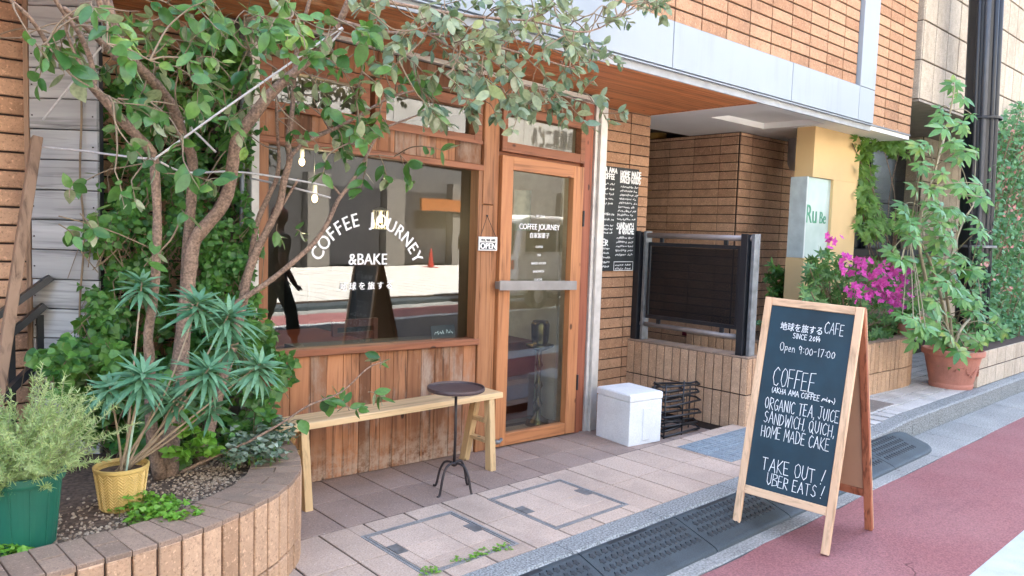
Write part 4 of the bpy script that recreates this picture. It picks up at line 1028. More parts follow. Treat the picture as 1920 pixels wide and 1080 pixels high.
# pedestrian behind the camera, mirrored in the window
def skin(name, pts, edges, mat, parent, sub=2):
    me = bpy.data.meshes.new(name); me.from_pydata([p[:3] for p in pts], edges, []); o = bpy.data.objects.new(name, me); C.objects.link(o)
    sk = o.modifiers.new('skin', 'SKIN'); sd = o.modifiers.new('sub', 'SUBSURF'); sd.levels = sub; sd.render_levels = sub
    for i, p in enumerate(pts): me.skin_vertices[0].data[i].radius = (p[3], p[4] if len(p) > 4 else p[3]); me.skin_vertices[0].data[i].use_root = (i == 0)
    me.materials.append(mat)
    if parent: o.parent = parent; o.location = -parent.location
    return o
gx, gyy, g0 = 4.56, -.85, -.073
def J(x, y, z, r, r2=None): return (gx+x, gyy+y, g0+z, r, r2 or r)
M_skin = plain('dark_skin', (.10, .05, .035), .55, var=.05); M_shirt = plain('black_tshirt', (.012, .013, .018), .8); M_trous = plain('dark_green_trousers', (.012, .028, .024), .85); M_shoe = plain('pale_shoe', (.6, .55, .48), .7)
pe = thing('person', 'person in black T-shirt and dark green trousers walking past, mirrored in the window', 'person', (gx, gyy, g0))
body = [J(0, 0, .98, .13, .10), J(0, 0, 1.2, .12, .09), J(0, 0, 1.44, .13, .09), J(.01, 0, 1.53, .055), J(.03, 0, 1.60, .058), J(.04, 0, 1.70, .085, .10), J(.045, 0, 1.79, .078, .09),
 J(0, .17, 1.45, .06), J(-.07, .23, 1.18, .045), J(.06, .25, .94, .035), J(.10, .25, .86, .036, .022), J(0, -.17, 1.45, .06), J(.05, -.23, 1.18, .045), J(.17, -.24, .96, .035), J(.22, -.24, .89, .036, .022),
 J(0, .09, .93, .085), J(.16, .09, .52, .058), J(.20, .09, .10, .04), J(.29, .09, .045, .038), J(0, -.09, .93, .085), J(-.08, -.09, .52, .058), J(-.28, -.09, .16, .04), J(-.23, -.09, .07, .038)]
be = [(0, 1), (1, 2), (2, 3), (3, 4), (4, 5), (5, 6), (2, 7), (7, 8), (8, 9), (9, 10), (2, 11), (11, 12), (12, 13), (13, 14), (0, 15), (15, 16), (16, 17), (17, 18), (0, 19), (19, 20), (20, 21), (21, 22)]
for base_i, sd_ in ((10, .25), (14, -.24)):          # fingers
    bp = V(body[base_i][:3])
    for f in range(5):
        k = len(body); d = V((.03+.008*f, (f-2)*.016, -.055+abs(f-2)*.008)) if f else V((.045, .03*(1 if sd_ > 0 else -1), -.015))
        body.append((*(bp+d*.7), .010)); body.append((*(bp+d*1.3+V((.006, 0, -.012))), .008)); be += [(base_i, k), (k, k+1)]
k = len(body); body.append(J(.135, 0, 1.70, .016)); be.append((5, k))      # nose
bo = skin('body', body, be, M_skin, pe)
skin('tshirt', [J(0, 0, .92, .155, .115), J(0, 0, 1.2, .145, .11), J(0, 0, 1.42, .15, .105), J(0, 0, 1.50, .075), J(0, .18, 1.44, .075), J(-.05, .22, 1.24, .068), J(0, -.18, 1.44, .075), J(.04, -.22, 1.24, .068)], [(0, 1), (1, 2), (2, 3), (2, 4), (4, 5), (2, 6), (6, 7)], M_shirt, pe)
skin('trousers', [J(0, 0, .97, .135, .11), J(0, .09, .86, .105), J(.15, .09, .52, .088), J(.19, .09, .17, .085), J(0, -.09, .86, .105), J(-.08, -.09, .52, .088), J(-.25, -.09, .22, .085)], [(0, 1), (1, 2), (2, 3), (0, 4), (4, 5), (5, 6)], M_trous, pe)
for a, b in ((J(.19, .09, .05, .05), J(.33, .09, .04, .045)), (J(-.28, -.09, .10, .05), J(-.19, -.09, .02, .045))): skin('shoe', [a, b], [(0, 1)], M_shoe, pe)
hm = MB(); hm.sphere((gx+.02, gyy, g0+1.745), .108, 16, 10, (1, .92, .95)); hm.v = [(a, b, c) for a, b, c in hm.v]; part('cap', hm, plain('maroon_cap', (.10, .02, .02), .7), pe, smooth=True)

# ---- inside the cafe
lamps = [('pendant_lamp', 590, 372, 5.2, 'clear glass pendant bulb behind the window, nearest the long bare branch'), ('pendant_lamp', 566, 303, 5.4, 'bare pendant bulb high in the window between the tree stems'), ('pendant_lamp', 713, 412, 6.4, 'glowing lantern hanging behind the arched white lettering')]
for nm, px_, py_, yy, lab in lamps:
    p = aty(px_, py_, yy); t = thing(nm, lab, 'lamp', p, 'pendant lamps inside the cafe')
    pl_ = bpy.data.lights.new('pendant_light', 'POINT'); pl_.energy = 1.6; pl_.color = (1, .74, .45); pl_.shadow_soft_size = .04; lo = bpy.data.objects.new('pendant_light', pl_); C.objects.link(lo); lo.parent = t; lo.location = (0, -.06, -.05)
    part('bulb', MB().sphere(p, .022, 12, 8, (1, 1, 1.4)), M_bulb, t, smooth=True)
    part('cord', MB().tube([p+V((0, 0, .06)), V((p.x, p.y, 2.62))], .005, 6), M_black, t); part('socket', MB().tube([p+V((0, 0, .035)), p+V((0, 0, .10))], .018, 10), M_steel, t)
    if px_ == 713:
        m = MB()
        for k in range(8):
            a = math.pi*k/4; m.tube([p+V((.075*math.cos(a), .075*math.sin(a), -.09)), p+V((.075*math.cos(a), .075*math.sin(a), .09))], .004, 5)
        m.lathe([(.08, -.095), (.08, -.085)], p, 16); m.lathe([(.08, .085), (.08, .095), (.02, .12)], p, 16); part('cage', m, M_steel, t)
def chair(x, y, mat, label):
    t = thing('cafe_chair', label, 'chair', (x, y, -.035)); z = -.035
    part('seat', MB().box(x-.2, x+.2, y-.2, y+.2, z+.43, z+.47), mat, t, bevel=.01)
    for a in (-.18, .18):
        part('leg', MB().box(x+a-.018, x+a+.018, y-.18, y-.145, z, z+.43), mat, t); part('leg', MB().box(x+a-.018, x+a+.018, y+.155, y+.19, z, z+.86), mat, t)
    m = MB(); [m.box(x-.16, x+.16, y+.16, y+.18, z+k, z+k+.06) for k in (.58, .70, .80)]; part('backrest', m, mat, t)
M_rch = plain('red_brown_chair', (.16, .035, .022), .45)
chair(3.05, 5.0, M_rch, 'red brown wooden chair behind the glass below the chalkboard reflection'); 
t = thing('cafe_table', 'dark cafe table standing inside behind the shop window', 'table', (2.6, 5.3, -.03))
part('table_top', MB().box(2.2, 3.0, 4.95, 5.7, .66, .70), M_rch, t, bevel=.01)
for a in (2.25, 2.95):
    for b in (5.0, 5.65): part('leg', MB().box(a-.025, a+.025, b-.025, b+.025, -.035, .66), M_oldpost, t)
cd = MB(); cd.tile((3.02, 4.12, .79), X, V((0, .2, 1)).normalized(), V((0, -1, .2)).normalized(), .20, .10, .006, .001)
c_ = solo('window_card', cd, M_slate, 'small dark card standing on the ledge in the window corner', 'card')
m = MB(); strokes(m, (3.04, 4.112, .82), X, V((0, .2, 1)).normalized(), V((0, -1, .2)).normalized(), '~~~~ ~~~', 0, .01, .03, .004); part('card_writing', m, M_chalk, c_)
# ornamental brass stand behind the door
M_brass = plain('dark_brass', (.16, .11, .045), .25, .9, var=.3, scale=16)
sp = V((4.26, 4.34, -.035)); t = thing('ornate_stand', 'tall turned brass stand with a round bowl behind the door glass', 'ornament', sp)
pr = [(.0, 0), (.10, .01), (.09, .05), (.03, .10), (.022, .16), (.04, .19), (.02, .23), (.02, .31), (.036, .34), (.02, .38), (.018, .48), (.03, .51), (.018, .54), (.018, .62)]
part('turned_stem', MB().lathe(pr, sp, 20), M_brass, t, smooth=True)
part('bowl', MB().lathe([(.018, .62), (.11, .66), (.115, .675), (.06, .68), (.07, .72), (.075, .84), (.06, .87), (.0, .87)], sp, 24), M_brass, t, smooth=True)
t = thing('shop_cabinet', 'low red brown cabinet inside behind the door glass', 'cabinet', (4.4, 4.9, -.03))
part('carcass', MB().box(4.12, 4.49, 4.62, 5.15, -.035, .62), M_rch, t, bevel=.008)
for k in range(4): part('slat', MB().box(4.10, 4.119, 4.66, 5.11, .05+k*.13, .14+k*.13), M_rch, t)

# ================================================================== LEFT PLANTER AND GREENERY
PH = .447
out = catmull([(-1.8, 2.56, 0), (-.9, 2.59, 0), (-.2, 2.62, 0), (.447, 2.645, 0), (.77, 2.668, 0), (.929, 2.696, 0), (1.085, 2.75, 0), (1.225, 2.820, 0), (1.36, 2.905, 0), (1.488, 3.030, 0), (1.565, 3.135, 0), (1.645, 3.314, 0), (1.705, 3.491, 0), (1.73, 3.634, 0), (1.735, 3.97, 0)], 5)
pl1, inn1 = curved_planter('brick_planter', 'curved planter of upright orange tiles in the lower left corner around the tree', out, .0, PH, .215, .083, (.285, .30), 1, .42, (M_vert, M_cap))
m = MB(); m.prism([(p.x, p.y) for p in inn1]+[(1.5, 4.39), (-1.8, 4.39)], .15, .405)
part('soil', m, M_soil, pl1)
m = MB(); random.seed(21)
for i in range(5200):
    k = random.random(); p = inn1[int(k*(len(inn1)-1))]; 
    q = p+V((rv(-.25, .1), abs(random.gauss(.0, .22)), 0))
    if q.x > p.x+.06 or q.x < -.3: q.x = p.x-.03
    if q.x < .1 and q.y < 2.75: continue
    x_, y_ = q.x, q.y
    r = rv(.004, .0095)*(1.2 if rv(0, 1) < .1 else 1); a = rv(0, 6.28); vs = []
    for j in range(6):
        t_ = j*math.pi/3+a; rr = r*rv(.7, 1.1); vs.append((x_+rr*math.cos(t_), y_+rr*.8*math.sin(t_), .404))
    h = r*rv(.6, 1.0); tp = [(x_+(v[0]-x_)*.55, y_+(v[1]-y_)*.55, .404+h) for v in vs]
    m.add(vs+tp, [tuple(range(6, 12))]+[(j, (j+1) % 6, 6+(j+1) % 6, 6+j) for j in range(6)])
gv = part('gravel', m, M_pebble, None); gv['kind'] = 'stuff'; gv['label'] = 'loose pale gravel scattered over the planter soil'; gv['category'] = 'gravel'

# ---- grey plank board, old post and stair rails at the far left
bd_ = thing('plank_board', 'tall weathered grey board of stacked planks standing behind the tree', 'board', (.86, 4.08, .4))
bu = V((.741, -.672, 0)); bn_ = V((-.672, -.741, 0)); bo_ = V((.742, 4.235, 0))
m = MB(); z = .40
while z < 2.75:
    h = .142; m.tile(bo_+Z*z+bn_*.0, bu, Z, bn_, .318, h-.005, .022+rv(-.003, .003), .003); z += h
part('planks', m, M_greyw, bd_)
m = MB(); m.tile(bo_-bu*.024+Z*.40-bn_*.04, bu, Z, bn_, .022, 2.34, .066, .002); part('side_batten', m, M_oldpost, bd_)
m = MB(); m.tile(bo_+Z*.40-bn_*.05, bu, Z, bn_, .31, 2.34, .045, .002); part('backing', m, M_dark, bd_)
m = MB()
for k in range(16):
    for du in (.015, .30): m.sphere(bo_+bu*du+bn_*.024+Z*(.46+k*.142), .004, 6, 4)
part('nails', m, M_iron, bd_)
pa, pb = aty(69, 258, 4.0), aty(4, 690, 3.75)
solo('leaning_post', beam(MB(), pb-(pa-pb)*.2, pa, .042, .05), M_oldpost, 'old rough timber post leaning against the rails at the far left', 'post', bevel=.003)
m = MB(); t = thing('stair_rails', 'dark metal angle rails sloping down the brick wall at the far left', 'railing', (.5, 4.2, .6))
for (a, b, w) in (((-30, 610), (95, 520), .055), ((-30, 668), (84, 572), .05), ((-40, 790), (78, 672), .07)):
    part('rail', beam(MB(), aty(a[0], a[1], 4.15), aty(b[0], b[1], 4.15), .03, w), M_black, t); 
for a in (20, 75): part('rail_post', beam(MB(), aty(a, 650, 4.2)-Z*.7, aty(a, 590, 4.2), .03, .03), M_black, t)

# ---- the tree
random.seed(31)
tree = thing('tree', 'broad leaved tree with bare brown stems and silvery leaves growing from the curved planter', 'tree', (1.1, 3.5, .41))
limbs = [
 [(300, 895, 3.45, .040), (284, 800, 3.42, .032), (281, 680, 3.40, .026), (278, 627, 3.38, .0235), (287, 567, 3.37, .023), (293, 493, 3.36, .0225), (295, 410, 3.35, .022), (291, 330, 3.33, .022), (284, 285, 3.32, .024), (233, 230, 3.28, .023), (180, 170, 3.22, .019), (147, 140, 3.18, .013), (100, 103, 3.1, .010), (80, 67, 3.05, .009), (50, 27, 3.0, .008), (0, -15, 2.95, .007)],
 [(176, 166, 3.22, .014), (172, 120, 3.2, .012), (150, 65, 3.15, .011), (110, 10, 3.1, .009), (90, -30, 3.05, .008)],
 [(176, 166, 3.22, .009), (150, 120, 3.2, .007), (128, 70, 3.16, .006), (118, 30, 3.12, .005)],
 [(315, 905, 3.50, .060), (318, 830, 3.52, .050), (335, 700, 3.55, .045), (350, 560, 3.58, .042), (357, 495, 3.58, .040), (367, 447, 3.57, .038), (410, 395, 3.5, .036), (430, 350, 3.46, .034), (443, 267, 3.38, .032), (467, 228, 3.33, .031), (510, 173, 3.24, .028), (567, 123, 3.14, .025), (617, 77, 3.05, .021), (642, 30, 2.98, .018), (662, -20, 2.9, .015)],
 [(330, 800, 3.6, .040), (345, 640, 3.66, .034), (350, 480, 3.68, .030), (357, 400, 3.66, .028), (361, 303, 3.6, .029), (347, 267, 3.55, .028), (327, 207, 3.48, .028), (300, 167, 3.42, .027), (267, 133, 3.36, .025), (233, 93, 3.3, .020), (200, 40, 3.22, .016), (180, -20, 3.15, .013)],
 [(220, 110, 3.3, .018), (200, 90, 3.28, .016), (160, 50, 3.2, .012), (120, 15, 3.1, .010)],
 [(225, 85, 3.3, .030), (205, 30, 3.24, .027), (195, -30, 3.2, .024)],
 [(375, 870, 3.56, .040), (415, 720, 3.6, .032), (447, 610, 3.6, .028), (463, 523, 3.58, .026), (480, 473, 3.56, .024), (500, 433, 3.54, .022), (523, 387, 3.52, .021), (533, 337, 3.5, .020), (543, 300, 3.48, .018), (540, 263, 3.46, .016), (547, 213, 3.42, .014), (550, 180, 3.4, .013), (555, 100, 3.3, .012), (575, 20, 3.2, .010), (590, -30, 3.15, .009)],
 [(452, 545, 3.6, .018), (470, 480, 3.62, .017), (483, 415, 3.62, .016), (505, 365, 3.6, .015), (520, 330, 3.58, .013), (523, 290, 3.55, .010), (520, 247, 3.5, .009), (518, 180, 3.45, .008)],
 [(440, 570, 3.56, .016), (497, 533, 3.5, .016), (543, 497, 3.47, .015), (587, 457, 3.45, .014), (613, 420, 3.43, .0135), (633, 377, 3.42, .0125), (653, 350, 3.42, .012), (677, 313, 3.42, .010), (697, 273, 3.42, .009), (717, 243, 3.4, .008), (760, 225, 3.36, .006), (800, 210, 3.3, .005)],
 [(640, 368, 3.42, .007), (625, 350, 3.42, .006), (608, 335, 3.42, .005)],
 [(476, 470, 3.56, .010), (520, 400, 3.54, .0085), (560, 335, 3.5, .007)],
 [(540, 300, 3.46, .012), (570, 268, 3.42, .011), (620, 245, 3.38, .010), (660, 225, 3.3, .009)],
 [(340, 885, 3.42, .010), (400, 857, 3.38, .009), (467, 828, 3.34, .008), (533, 790, 3.32, .007), (580, 760, 3.3, .006), (640, 735, 3.28, .005), (690, 690, 3.28, .004), (722, 678, 3.28, .003)],
 [(640, 40, 2.98, .012), (720, 60, 2.92, .010), (820, 65, 2.85, .008), (920, 85, 2.8, .007), (1010, 110, 2.76, .006), (1080, 130, 2.72, .004)],
 [(660, -10, 2.9, .012), (760, 10, 2.82, .010), (880, 30, 2.75, .008), (1000, 40, 2.68, .007), (1100, 60, 2.62, .005), (1180, 20, 2.6, .004)],
 [(800, 62, 2.86, .007), (880, 110, 2.85, .006), (950, 150, 2.84, .005), (1040, 175, 2.82, .004), (1130, 200, 2.8, .003)],
 [(660, 225, 3.3, .008), (740, 180, 3.2, .007), (830, 165, 3.12, .005), (900, 175, 3.08, .004)]]
skel = []; m = MB()
for lb in limbs:
    pts = [aty(a, b, y) for a, b, y, r in lb]; rs = [r for *_, r in lb]
    cp_ = catmull(pts, 4); rr = []
    for i in range(len(cp_)):
        f = i/4; k = min(int(f), len(rs)-2); rr.append((rs[k]+(rs[k+1]-rs[k])*(f-k))*rv(.93, 1.08)*.82)
    m.tube(cp_, rr, 9); skel += cp_
part('trunk', m, M_bark, tree, smooth=True)
def branchlet(tw, lf, p, d, L, nl, LL, WW, droop=.25):
    q = p.copy(); pts = [p.copy()]; d = d.normalized()
    for i in range(4):
        d = (d+V((rv(-.3, .3), rv(-.3, .3), rv(-.3, .2)-droop*.3))).normalized(); q = q+d*(L/4); pts.append(q.copy())
    tw.tube(pts, [.0026, .0023, .002, .0016, .001], 4, cap=False)
    for i in range(nl):
        k = rv(.15, 1)*4; a = min(int(k), 3); c = pts[a].lerp(pts[a+1], k-a); ax = (pts[a+1]-pts[a]).normalized()
        sd = ax.cross(rdir()); sd = sd.normalized() if sd.length > .05 else rdir()
        ld = (sd*.9+ax*.55+V((0, 0, -droop))).normalized()
        nrm = (V((-.35, -.5, .75))+rdir()*.9); l = LL*rv(.65, 1.2)
        lf.leaf(c, ld, nrm, l, l*WW*rv(.85, 1.15), fold=rv(.02, .35), curl=rv(-.08, .3), tip=rv(.85, 1.15), segs=5)
tw = MB(); lf1 = MB(); lf2 = MB()
dark = [(300, 260, 80, 50, 5), (420, 240, 50, 60, 5), (230, 330, 50, 40, 3), (360, 200, 90, 60, 8), (520, 130, 70, 60, 7), (40, 60, 60, 50, 5), (150, 40, 110, 60, 11), (260, 60, 110, 70, 18), (380, 50, 110, 70, 17), (480, 50, 90, 60, 12), (600, 60, 100, 60, 12), (240, 165, 70, 50, 7), (340, 150, 80, 60, 11), (430, 140, 70, 60, 8),
        (640, 180, 80, 60, 8), (740, 120, 90, 50, 10), (520, 220, 40, 40, 4), (620, 262, 45, 36, 6), (580, 170, 60, 50, 6), (655, 265, 20, 30, 2), (690, 200, 50, 35, 5), (370, 325, 30, 12, 2), (720, 300, 50, 18, 4), (800, 260, 30, 15, 1)]
sage = [(760, 35, 100, 45, 16), (880, 45, 100, 50, 22), (980, 50, 90, 55, 20), (1060, 55, 70, 50, 16), (860, 120, 70, 40, 12), (960, 140, 70, 40, 13), (1040, 178, 60, 22, 10), (1085, 95, 55, 32, 10), (1170, 12, 70, 20, 12), (1130, 200, 18, 18, 3), (800, 185, 50, 22, 4), (930, 190, 60, 20, 6)]
from mathutils.kdtree import KDTree
def kd_build():
    k = KDTree(len(skel)); [k.insert(p, i) for i, p in enumerate(skel)]; k.balance(); return k
cl = []
for lst, kind in ((dark, 0), (sage, 1)):
    for cx, cy_, rx, ry, n in lst:
        for _ in range(n):
            while 1:
                a, b = rv(-1, 1), rv(-1, 1)
                if a*a+b*b < 1: break
            px_, py_ = cx+a*rx, cy_+b*ry
            yy = (rv(3.2, 3.8) if 250 < px_ < 640 and rv(0, 1) < .75 else rv(2.75, 3.75)) if kind == 0 else rv(2.45, 3.05)
            p = aty(px_, py_, yy)
            if yy > 3.1 and p.z > 2.45: yy = rv(2.6, 3.05); p = aty(px_, py_, yy)
            cl.append((p, kind))
kd = kd_build()
cl.sort(key=lambda c: kd.find(c[0])[2])
for i, (p, kind) in enumerate(cl):
    if i % 40 == 0: kd = kd_build()
    q, _, dist = kd.find(p)
    mid = q.lerp(p, .5)+rdir()*dist*.12; pts = catmull([q, mid, p], 4)
    tw.tube(pts, [.0042-.0018*k/(len(pts)-1) for k in range(len(pts))], 5, cap=False); skel.extend(pts[2:])
    branchlet(tw, lf1 if kind == 0 else lf2, p, (p-q)+rdir()*.1+V((.05, -.03, -.02)), rv(.09, .2), random.choice((4, 5, 6, 8)) if kind == 0 else random.choice((7, 9, 10)), rv(.058, .094) if kind == 0 else rv(.050, .076), rv(.44, .60))
for (px_, py_, yy, n) in ((600, 752, 3.3, 7), (655, 770, 3.28, 9), (690, 735, 3.28, 8), (712, 690, 3.28, 5), (545, 790, 3.32, 3), (640, 760, 3.3, 5), (150, 400, 3.3, 5), (110, 420, 3.3, 5), (130, 370, 3.3, 3), (270, 500, 3.32, 4), (340, 390, 3.3, 4), (385, 340, 3.25, 5), (555, 430, 3.4, 5), (520, 420, 3.45, 4), (180, 440, 3.4, 4)):
    p = aty(px_, py_, yy); branchlet(tw, lf1, p, V((.3, 0, .1))+rdir()*.4, .10, n, .078, .55, .4)
p0 = aty(290, 480, 3.36); tw.tube(catmull([p0, aty(320, 450, 3.33), aty(335, 420, 3.3)], 4), .004, 5); tw.tube(catmull([aty(293, 470, 3.36), aty(200, 430, 3.33), aty(110, 405, 3.3)], 4), .0028, 5)
part('twigs', tw, M_twig, tree, smooth=True); part('foliage', lf1, M_feijoa, tree, smooth=True); part('silvery_foliage', lf2, M_sage, tree, smooth=True)

# ---- rope tied round the stems
def rope(pts, label):
    pts = [aty(*p) for p in pts]; return solo('white_rope', MB().tube(catmull([p_+V((0, 0, rv(-.006, .004))) for p_ in pts], 4), .0048, 8), M_rope, label, 'rope', smooth=True)
rope([(80, 274, 3.95), (150, 281, 3.75), (220, 290, 3.5), (284, 297, 3.29), (300, 288, 3.26), (400, 216, 3.17), (520, 133, 3.07), (633, 57, 2.98), (637, 62, 2.99), (620, 78, 3.02)], 'long white rope from the grey board round the left stem up to the thick limb')
rope([(80, 225, 4.0), (150, 136, 3.9), (205, 70, 3.85)], 'white rope slanting up across the grey board')
rope([(80, 110, 4.0), (150, 120, 3.9), (205, 130, 3.8)], 'short white rope running level near the top of the grey board')
rope([(345, 228, 3.45), (405, 285, 3.42)], 'short white rope end hanging between the two thick limbs')
rope([(300, 303, 3.34), (350, 322, 3.5), (440, 320, 3.6), (540, 333, 3.5), (625, 352, 3.43)], 'white rope running right behind the stems to the window')
rope([(470, 335, 3.8), (540, 350, 3.55), (620, 370, 3.43)], 'lower white rope ending at the bare forked branch')

# ---- creeper over the wall and the tree foot
random.seed(41)
iv = MB(); ivs = MB()
def inpoly(x, y, P):
    c = False; n = len(P)
    for i in range(n):
        (x1, y1), (x2, y2) = P[i], P[i-1]
        if (y1 > y) != (y2 > y) and x < (x2-x1)*(y-y1)/(y2-y1)+x1: c = not c
    return c
def nz(x, y, s): 
    from mathutils import noise
    return noise.noise(V((x*s, y*s, 3.7)))
regs = [([(190, 160), (250, 110), (420, 60), (470, 90), (475, 240), (400, 330), (300, 360), (230, 330), (170, 260)], 2600, 4.05, 4.36),
        ([(190, 320), (240, 260), (330, 300), (400, 370), (462, 360), (468, 480), (495, 560), (520, 640), (560, 690), (545, 720), (500, 700), (300, 760), (120, 740), (80, 650), (140, 620), (165, 500), (170, 400)], 5200, 3.75, 4.22),
        ([(60, 650), (160, 620), (300, 700), (520, 720), (535, 800), (520, 880), (400, 890), (260, 870), (130, 800)], 2000, 3.5, 3.95),
        ([(395, 90), (452, 80), (462, 250), (462, 640), (430, 640), (405, 300)], 1300, 3.92, 4.1),
        ([(375, 420), (470, 395), (480, 520), (500, 600), (480, 660), (400, 640), (365, 560)], 1500, 3.60, 3.75)]
for P, n, ya, yb in regs:
    xs_ = [p[0] for p in P]; ys_ = [p[1] for p in P]; k = 0; tries = 0
    while k < n and tries < n*12:
        tries += 1
        x, y = rv(min(xs_)-8, max(xs_)+8), rv(min(ys_)-8, max(ys_)+8); jx, jy = x+26*nz(x, y, .03), y+26*nz(y, x, .03)
        if not inpoly(jx, jy, P): continue
        g_ = nz(x, y, .018)
        if g_ < -.22 and rv(0, 1) < .75: continue
        yy = ya+(yb-ya)*max(0, min(1, .5-g_*.9+rv(-.28, .28)))
        p = aty(x, y, yy)
        if p.z < .41 or p.y > 4.385: continue
        d = (V((rv(-1, 1), rv(-.6, -.1), rv(-.9, .25)))).normalized(); nr = V((-.35, -.75, .55))+rdir()*.75
        l = rv(.024, .046)*(1.25 if y > 600 else 1)
        iv.leaf(p, d, nr, l, l*.82, fold=rv(.05, .3), curl=rv(0, .3), tip=.35, segs=4); k += 1
        if k % 14 == 0: ivs.tube([p, p+V((rv(-.05, .05), .05, rv(-.1, -.03))), p+V((rv(-.08, .08), .08, -.18))], .0022, 4)
ivy = thing('creeper', 'dense dark green small leaved creeper covering the wall and the foot of the tree', 'climber', (1.2, 3.9, .4))
part('foliage', iv, M_ivy, ivy, smooth=True); part('stems', ivs, M_twig, ivy)
m = MB(); m.tube(catmull([aty(148, 60, 4.05), aty(153, 200, 4.03), aty(150, 330, 4.03), aty(158, 440, 4.03), aty(150, 560, 4.03), aty(150, 640, 4.0)], 6), .005, 6)
solo('dry_vine', m, M_twig, 'thin dry vine stem hanging down the grey board', 'climber')

# ---- potted plants in the planter
gp = thing('green_pot', 'dark green plastic pot standing on the gravel under the feathery plant', 'plant pot', (.485, 3.02, .404)); c = (.485, 3.02, .404)
part('pot_body', MB().lathe([(0, 0), (.088, 0), (.096, .01), (.118, .235), (.126, .235), (.129, .245), (.129, .268), (.122, .270), (.116, .262), (.112, .235)], c, 40), M_gpot, gp, smooth=False)
part('soil', MB().lathe([(0, .215), (.113, .21)], c, 24), M_soil, gp)
m = MB(); 
for k in range(12):
    a = k*math.pi/6; m.tube([(c[0]+.0965*math.cos(a), c[1]+.0965*math.sin(a), c[2]+.012), (c[0]+.1175*math.cos(a), c[1]+.1175*math.sin(a), c[2]+.23)], .0022, 5)
part('pot_ribs', m, M_gpot, gp)
fp_ = thing('feathery_plant', 'pale green feathery plant with needle leaves filling the dark green pot', 'plant', (.485, 3.02, .62)); st = MB(); nd = MB(); random.seed(51)
for i in range(190):
    a = rv(0, 6.28); e = rv(.30, 1.45); L = rv(.19, .37)*(.75 if e < .6 else 1)*(1.15 if math.cos(a) > .3 and e > .6 else 1); d = V((math.cos(a)*math.cos(e), math.sin(a)*math.cos(e), math.sin(e)))
    p = V((c[0]+rv(-.06, .06), c[1]+rv(-.06, .06), c[2]+.22)); pts = [p.copy()]
    for k in range(7): d = (d+rdir()*.12+V((0, 0, -.015))).normalized(); p = p+d*(L/7); pts.append(p.copy())
    st.tube(pts, [.0022-.0002*k for k in range(8)], 4, cap=False)
    for k in range(120):
        t_ = rv(.25, 1.0)**.8*7; b = min(int(t_), 6); q = pts[b].lerp(pts[b+1], t_-b); ax = (pts[b+1]-pts[b]).normalized()
        dd = (ax*.55+rdir()*.8).normalized(); l = rv(.016, .036)*(1.15-t_/16)
        s_ = dd.cross(rdir()); s_ = s_.normalized()*rv(.0011, .0019) if s_.length > .05 else V((.001, 0, 0))
        nd.add([tuple(q-s_), tuple(q+s_), tuple(q+dd*l+s_*.4), tuple(q+dd*l-s_*.4)], [(0, 1, 2, 3)])
part('stems', st, plain('pale_stem', (.30, .30, .18), .7), fp_); part('foliage', nd, M_feather, fp_)
yp = thing('yellow_pot', 'mustard yellow pot with a chevron relief standing on the gravel', 'plant pot', (.845, 3.20, .402)); c = (.845, 3.20, .402)
yprof = [(0, 0), (.068, 0), (.076, .008), (.097, .16), (.101, .164), (.102, .176), (.096, .178), (.090, .165)]
part('pot_body', MB().lathe(yprof, c, 48), M_ypot, yp, smooth=False); part('soil', MB().lathe([(0, .15), (.093, .148)], c, 24), M_soil, yp)
m = MB()
for k in range(16):
    a0 = k*2*math.pi/16; da = math.pi/16
    for j in range(12):
        z0 = .010+j*.0122; pts = []
        for q, dz in ((-1, 0), (0, .018), (1, 0)):
            z = min(z0+dz, .160); r = .0763+.0208*(z-.008)/.152+.0006; a = a0+q*da*.92; pts.append((c[0]+r*math.cos(a), c[1]+r*math.sin(a), c[2]+z))
        m.tube(pts, .0021, 5, cap=False)
part('chevron_relief', m, plain('yellow_relief', (.66, .47, .17), .6, var=.15, scale=20), yp)
eu = thing('blue_green_plant', 'blue green plant with whorls of narrow leaves leaning out of the yellow pot', 'plant', (.845, 3.20, .55)); st = MB(); nd = MB(); random.seed(61)
def rosette(cn_, ax, n, L, W):
    ax = ax.normalized(); u = ax.orthogonal().normalized(); v = ax.cross(u)
    for i in range(n):
        k = i/n; a = i*2.39996; el_ = -.55+1.45*k
        d = (u*math.cos(a)+v*math.sin(a))*math.cos(el_)+ax*math.sin(el_)
        nd.leaf(cn_-ax*(.05*(1-k)), d, ax+rdir()*.2, L*rv(.85, 1.15)*(1-.45*k*k), W*rv(.9, 1.2), fold=.25, curl=rv(.05, .5), tip=.75)
base = V((c[0], c[1], c[2]+.14))
for (px_, py_, yy, n, L) in ((268, 700, 3.05, 34, .15), (392, 690, 3.05, 32, .14), (488, 682, 3.02, 34, .15), (372, 565, 3.12, 30, .15), (430, 588, 3.1, 34, .165), (266, 528, 3.3, 24, .13), (205, 722, 3.1, 20, .12), (330, 745, 3.15, 20, .12), (440, 640, 3.14, 22, .13), (300, 740, 3.2, 16, .11), (400, 760, 3.15, 16, .10)):
    q = aty(px_, py_, yy); md = base.lerp(q, .5)+V((.0, 0, -.02))+rdir()*.02; pts = catmull([base+V((rv(-.03, .03), rv(-.03, .03), 0)), md, q], 6)
    st.tube(pts, [.006-.003*k/(len(pts)-1) for k in range(len(pts))], 6)
    rosette(q, (q-md)*.4+V((rv(-.1, .1), -.12, .25)), int(n*1.5), L*rv(.9, 1.14), .0195)
part('stems', st, plain('pale_brown_stem', (.34, .26, .17), .7, var=.2, scale=30), eu, smooth=True); part('foliage', nd, M_euph, eu, smooth=True)
m = MB(); m.tube([base+V((.01, -.02, 0)), aty(262, 720, 3.1)], .0045, 8); solo('green_stake', m, plain('pale_green_stake', (.42, .58, .46), .5), 'thin pale green stake standing in the yellow pot', 'stake')
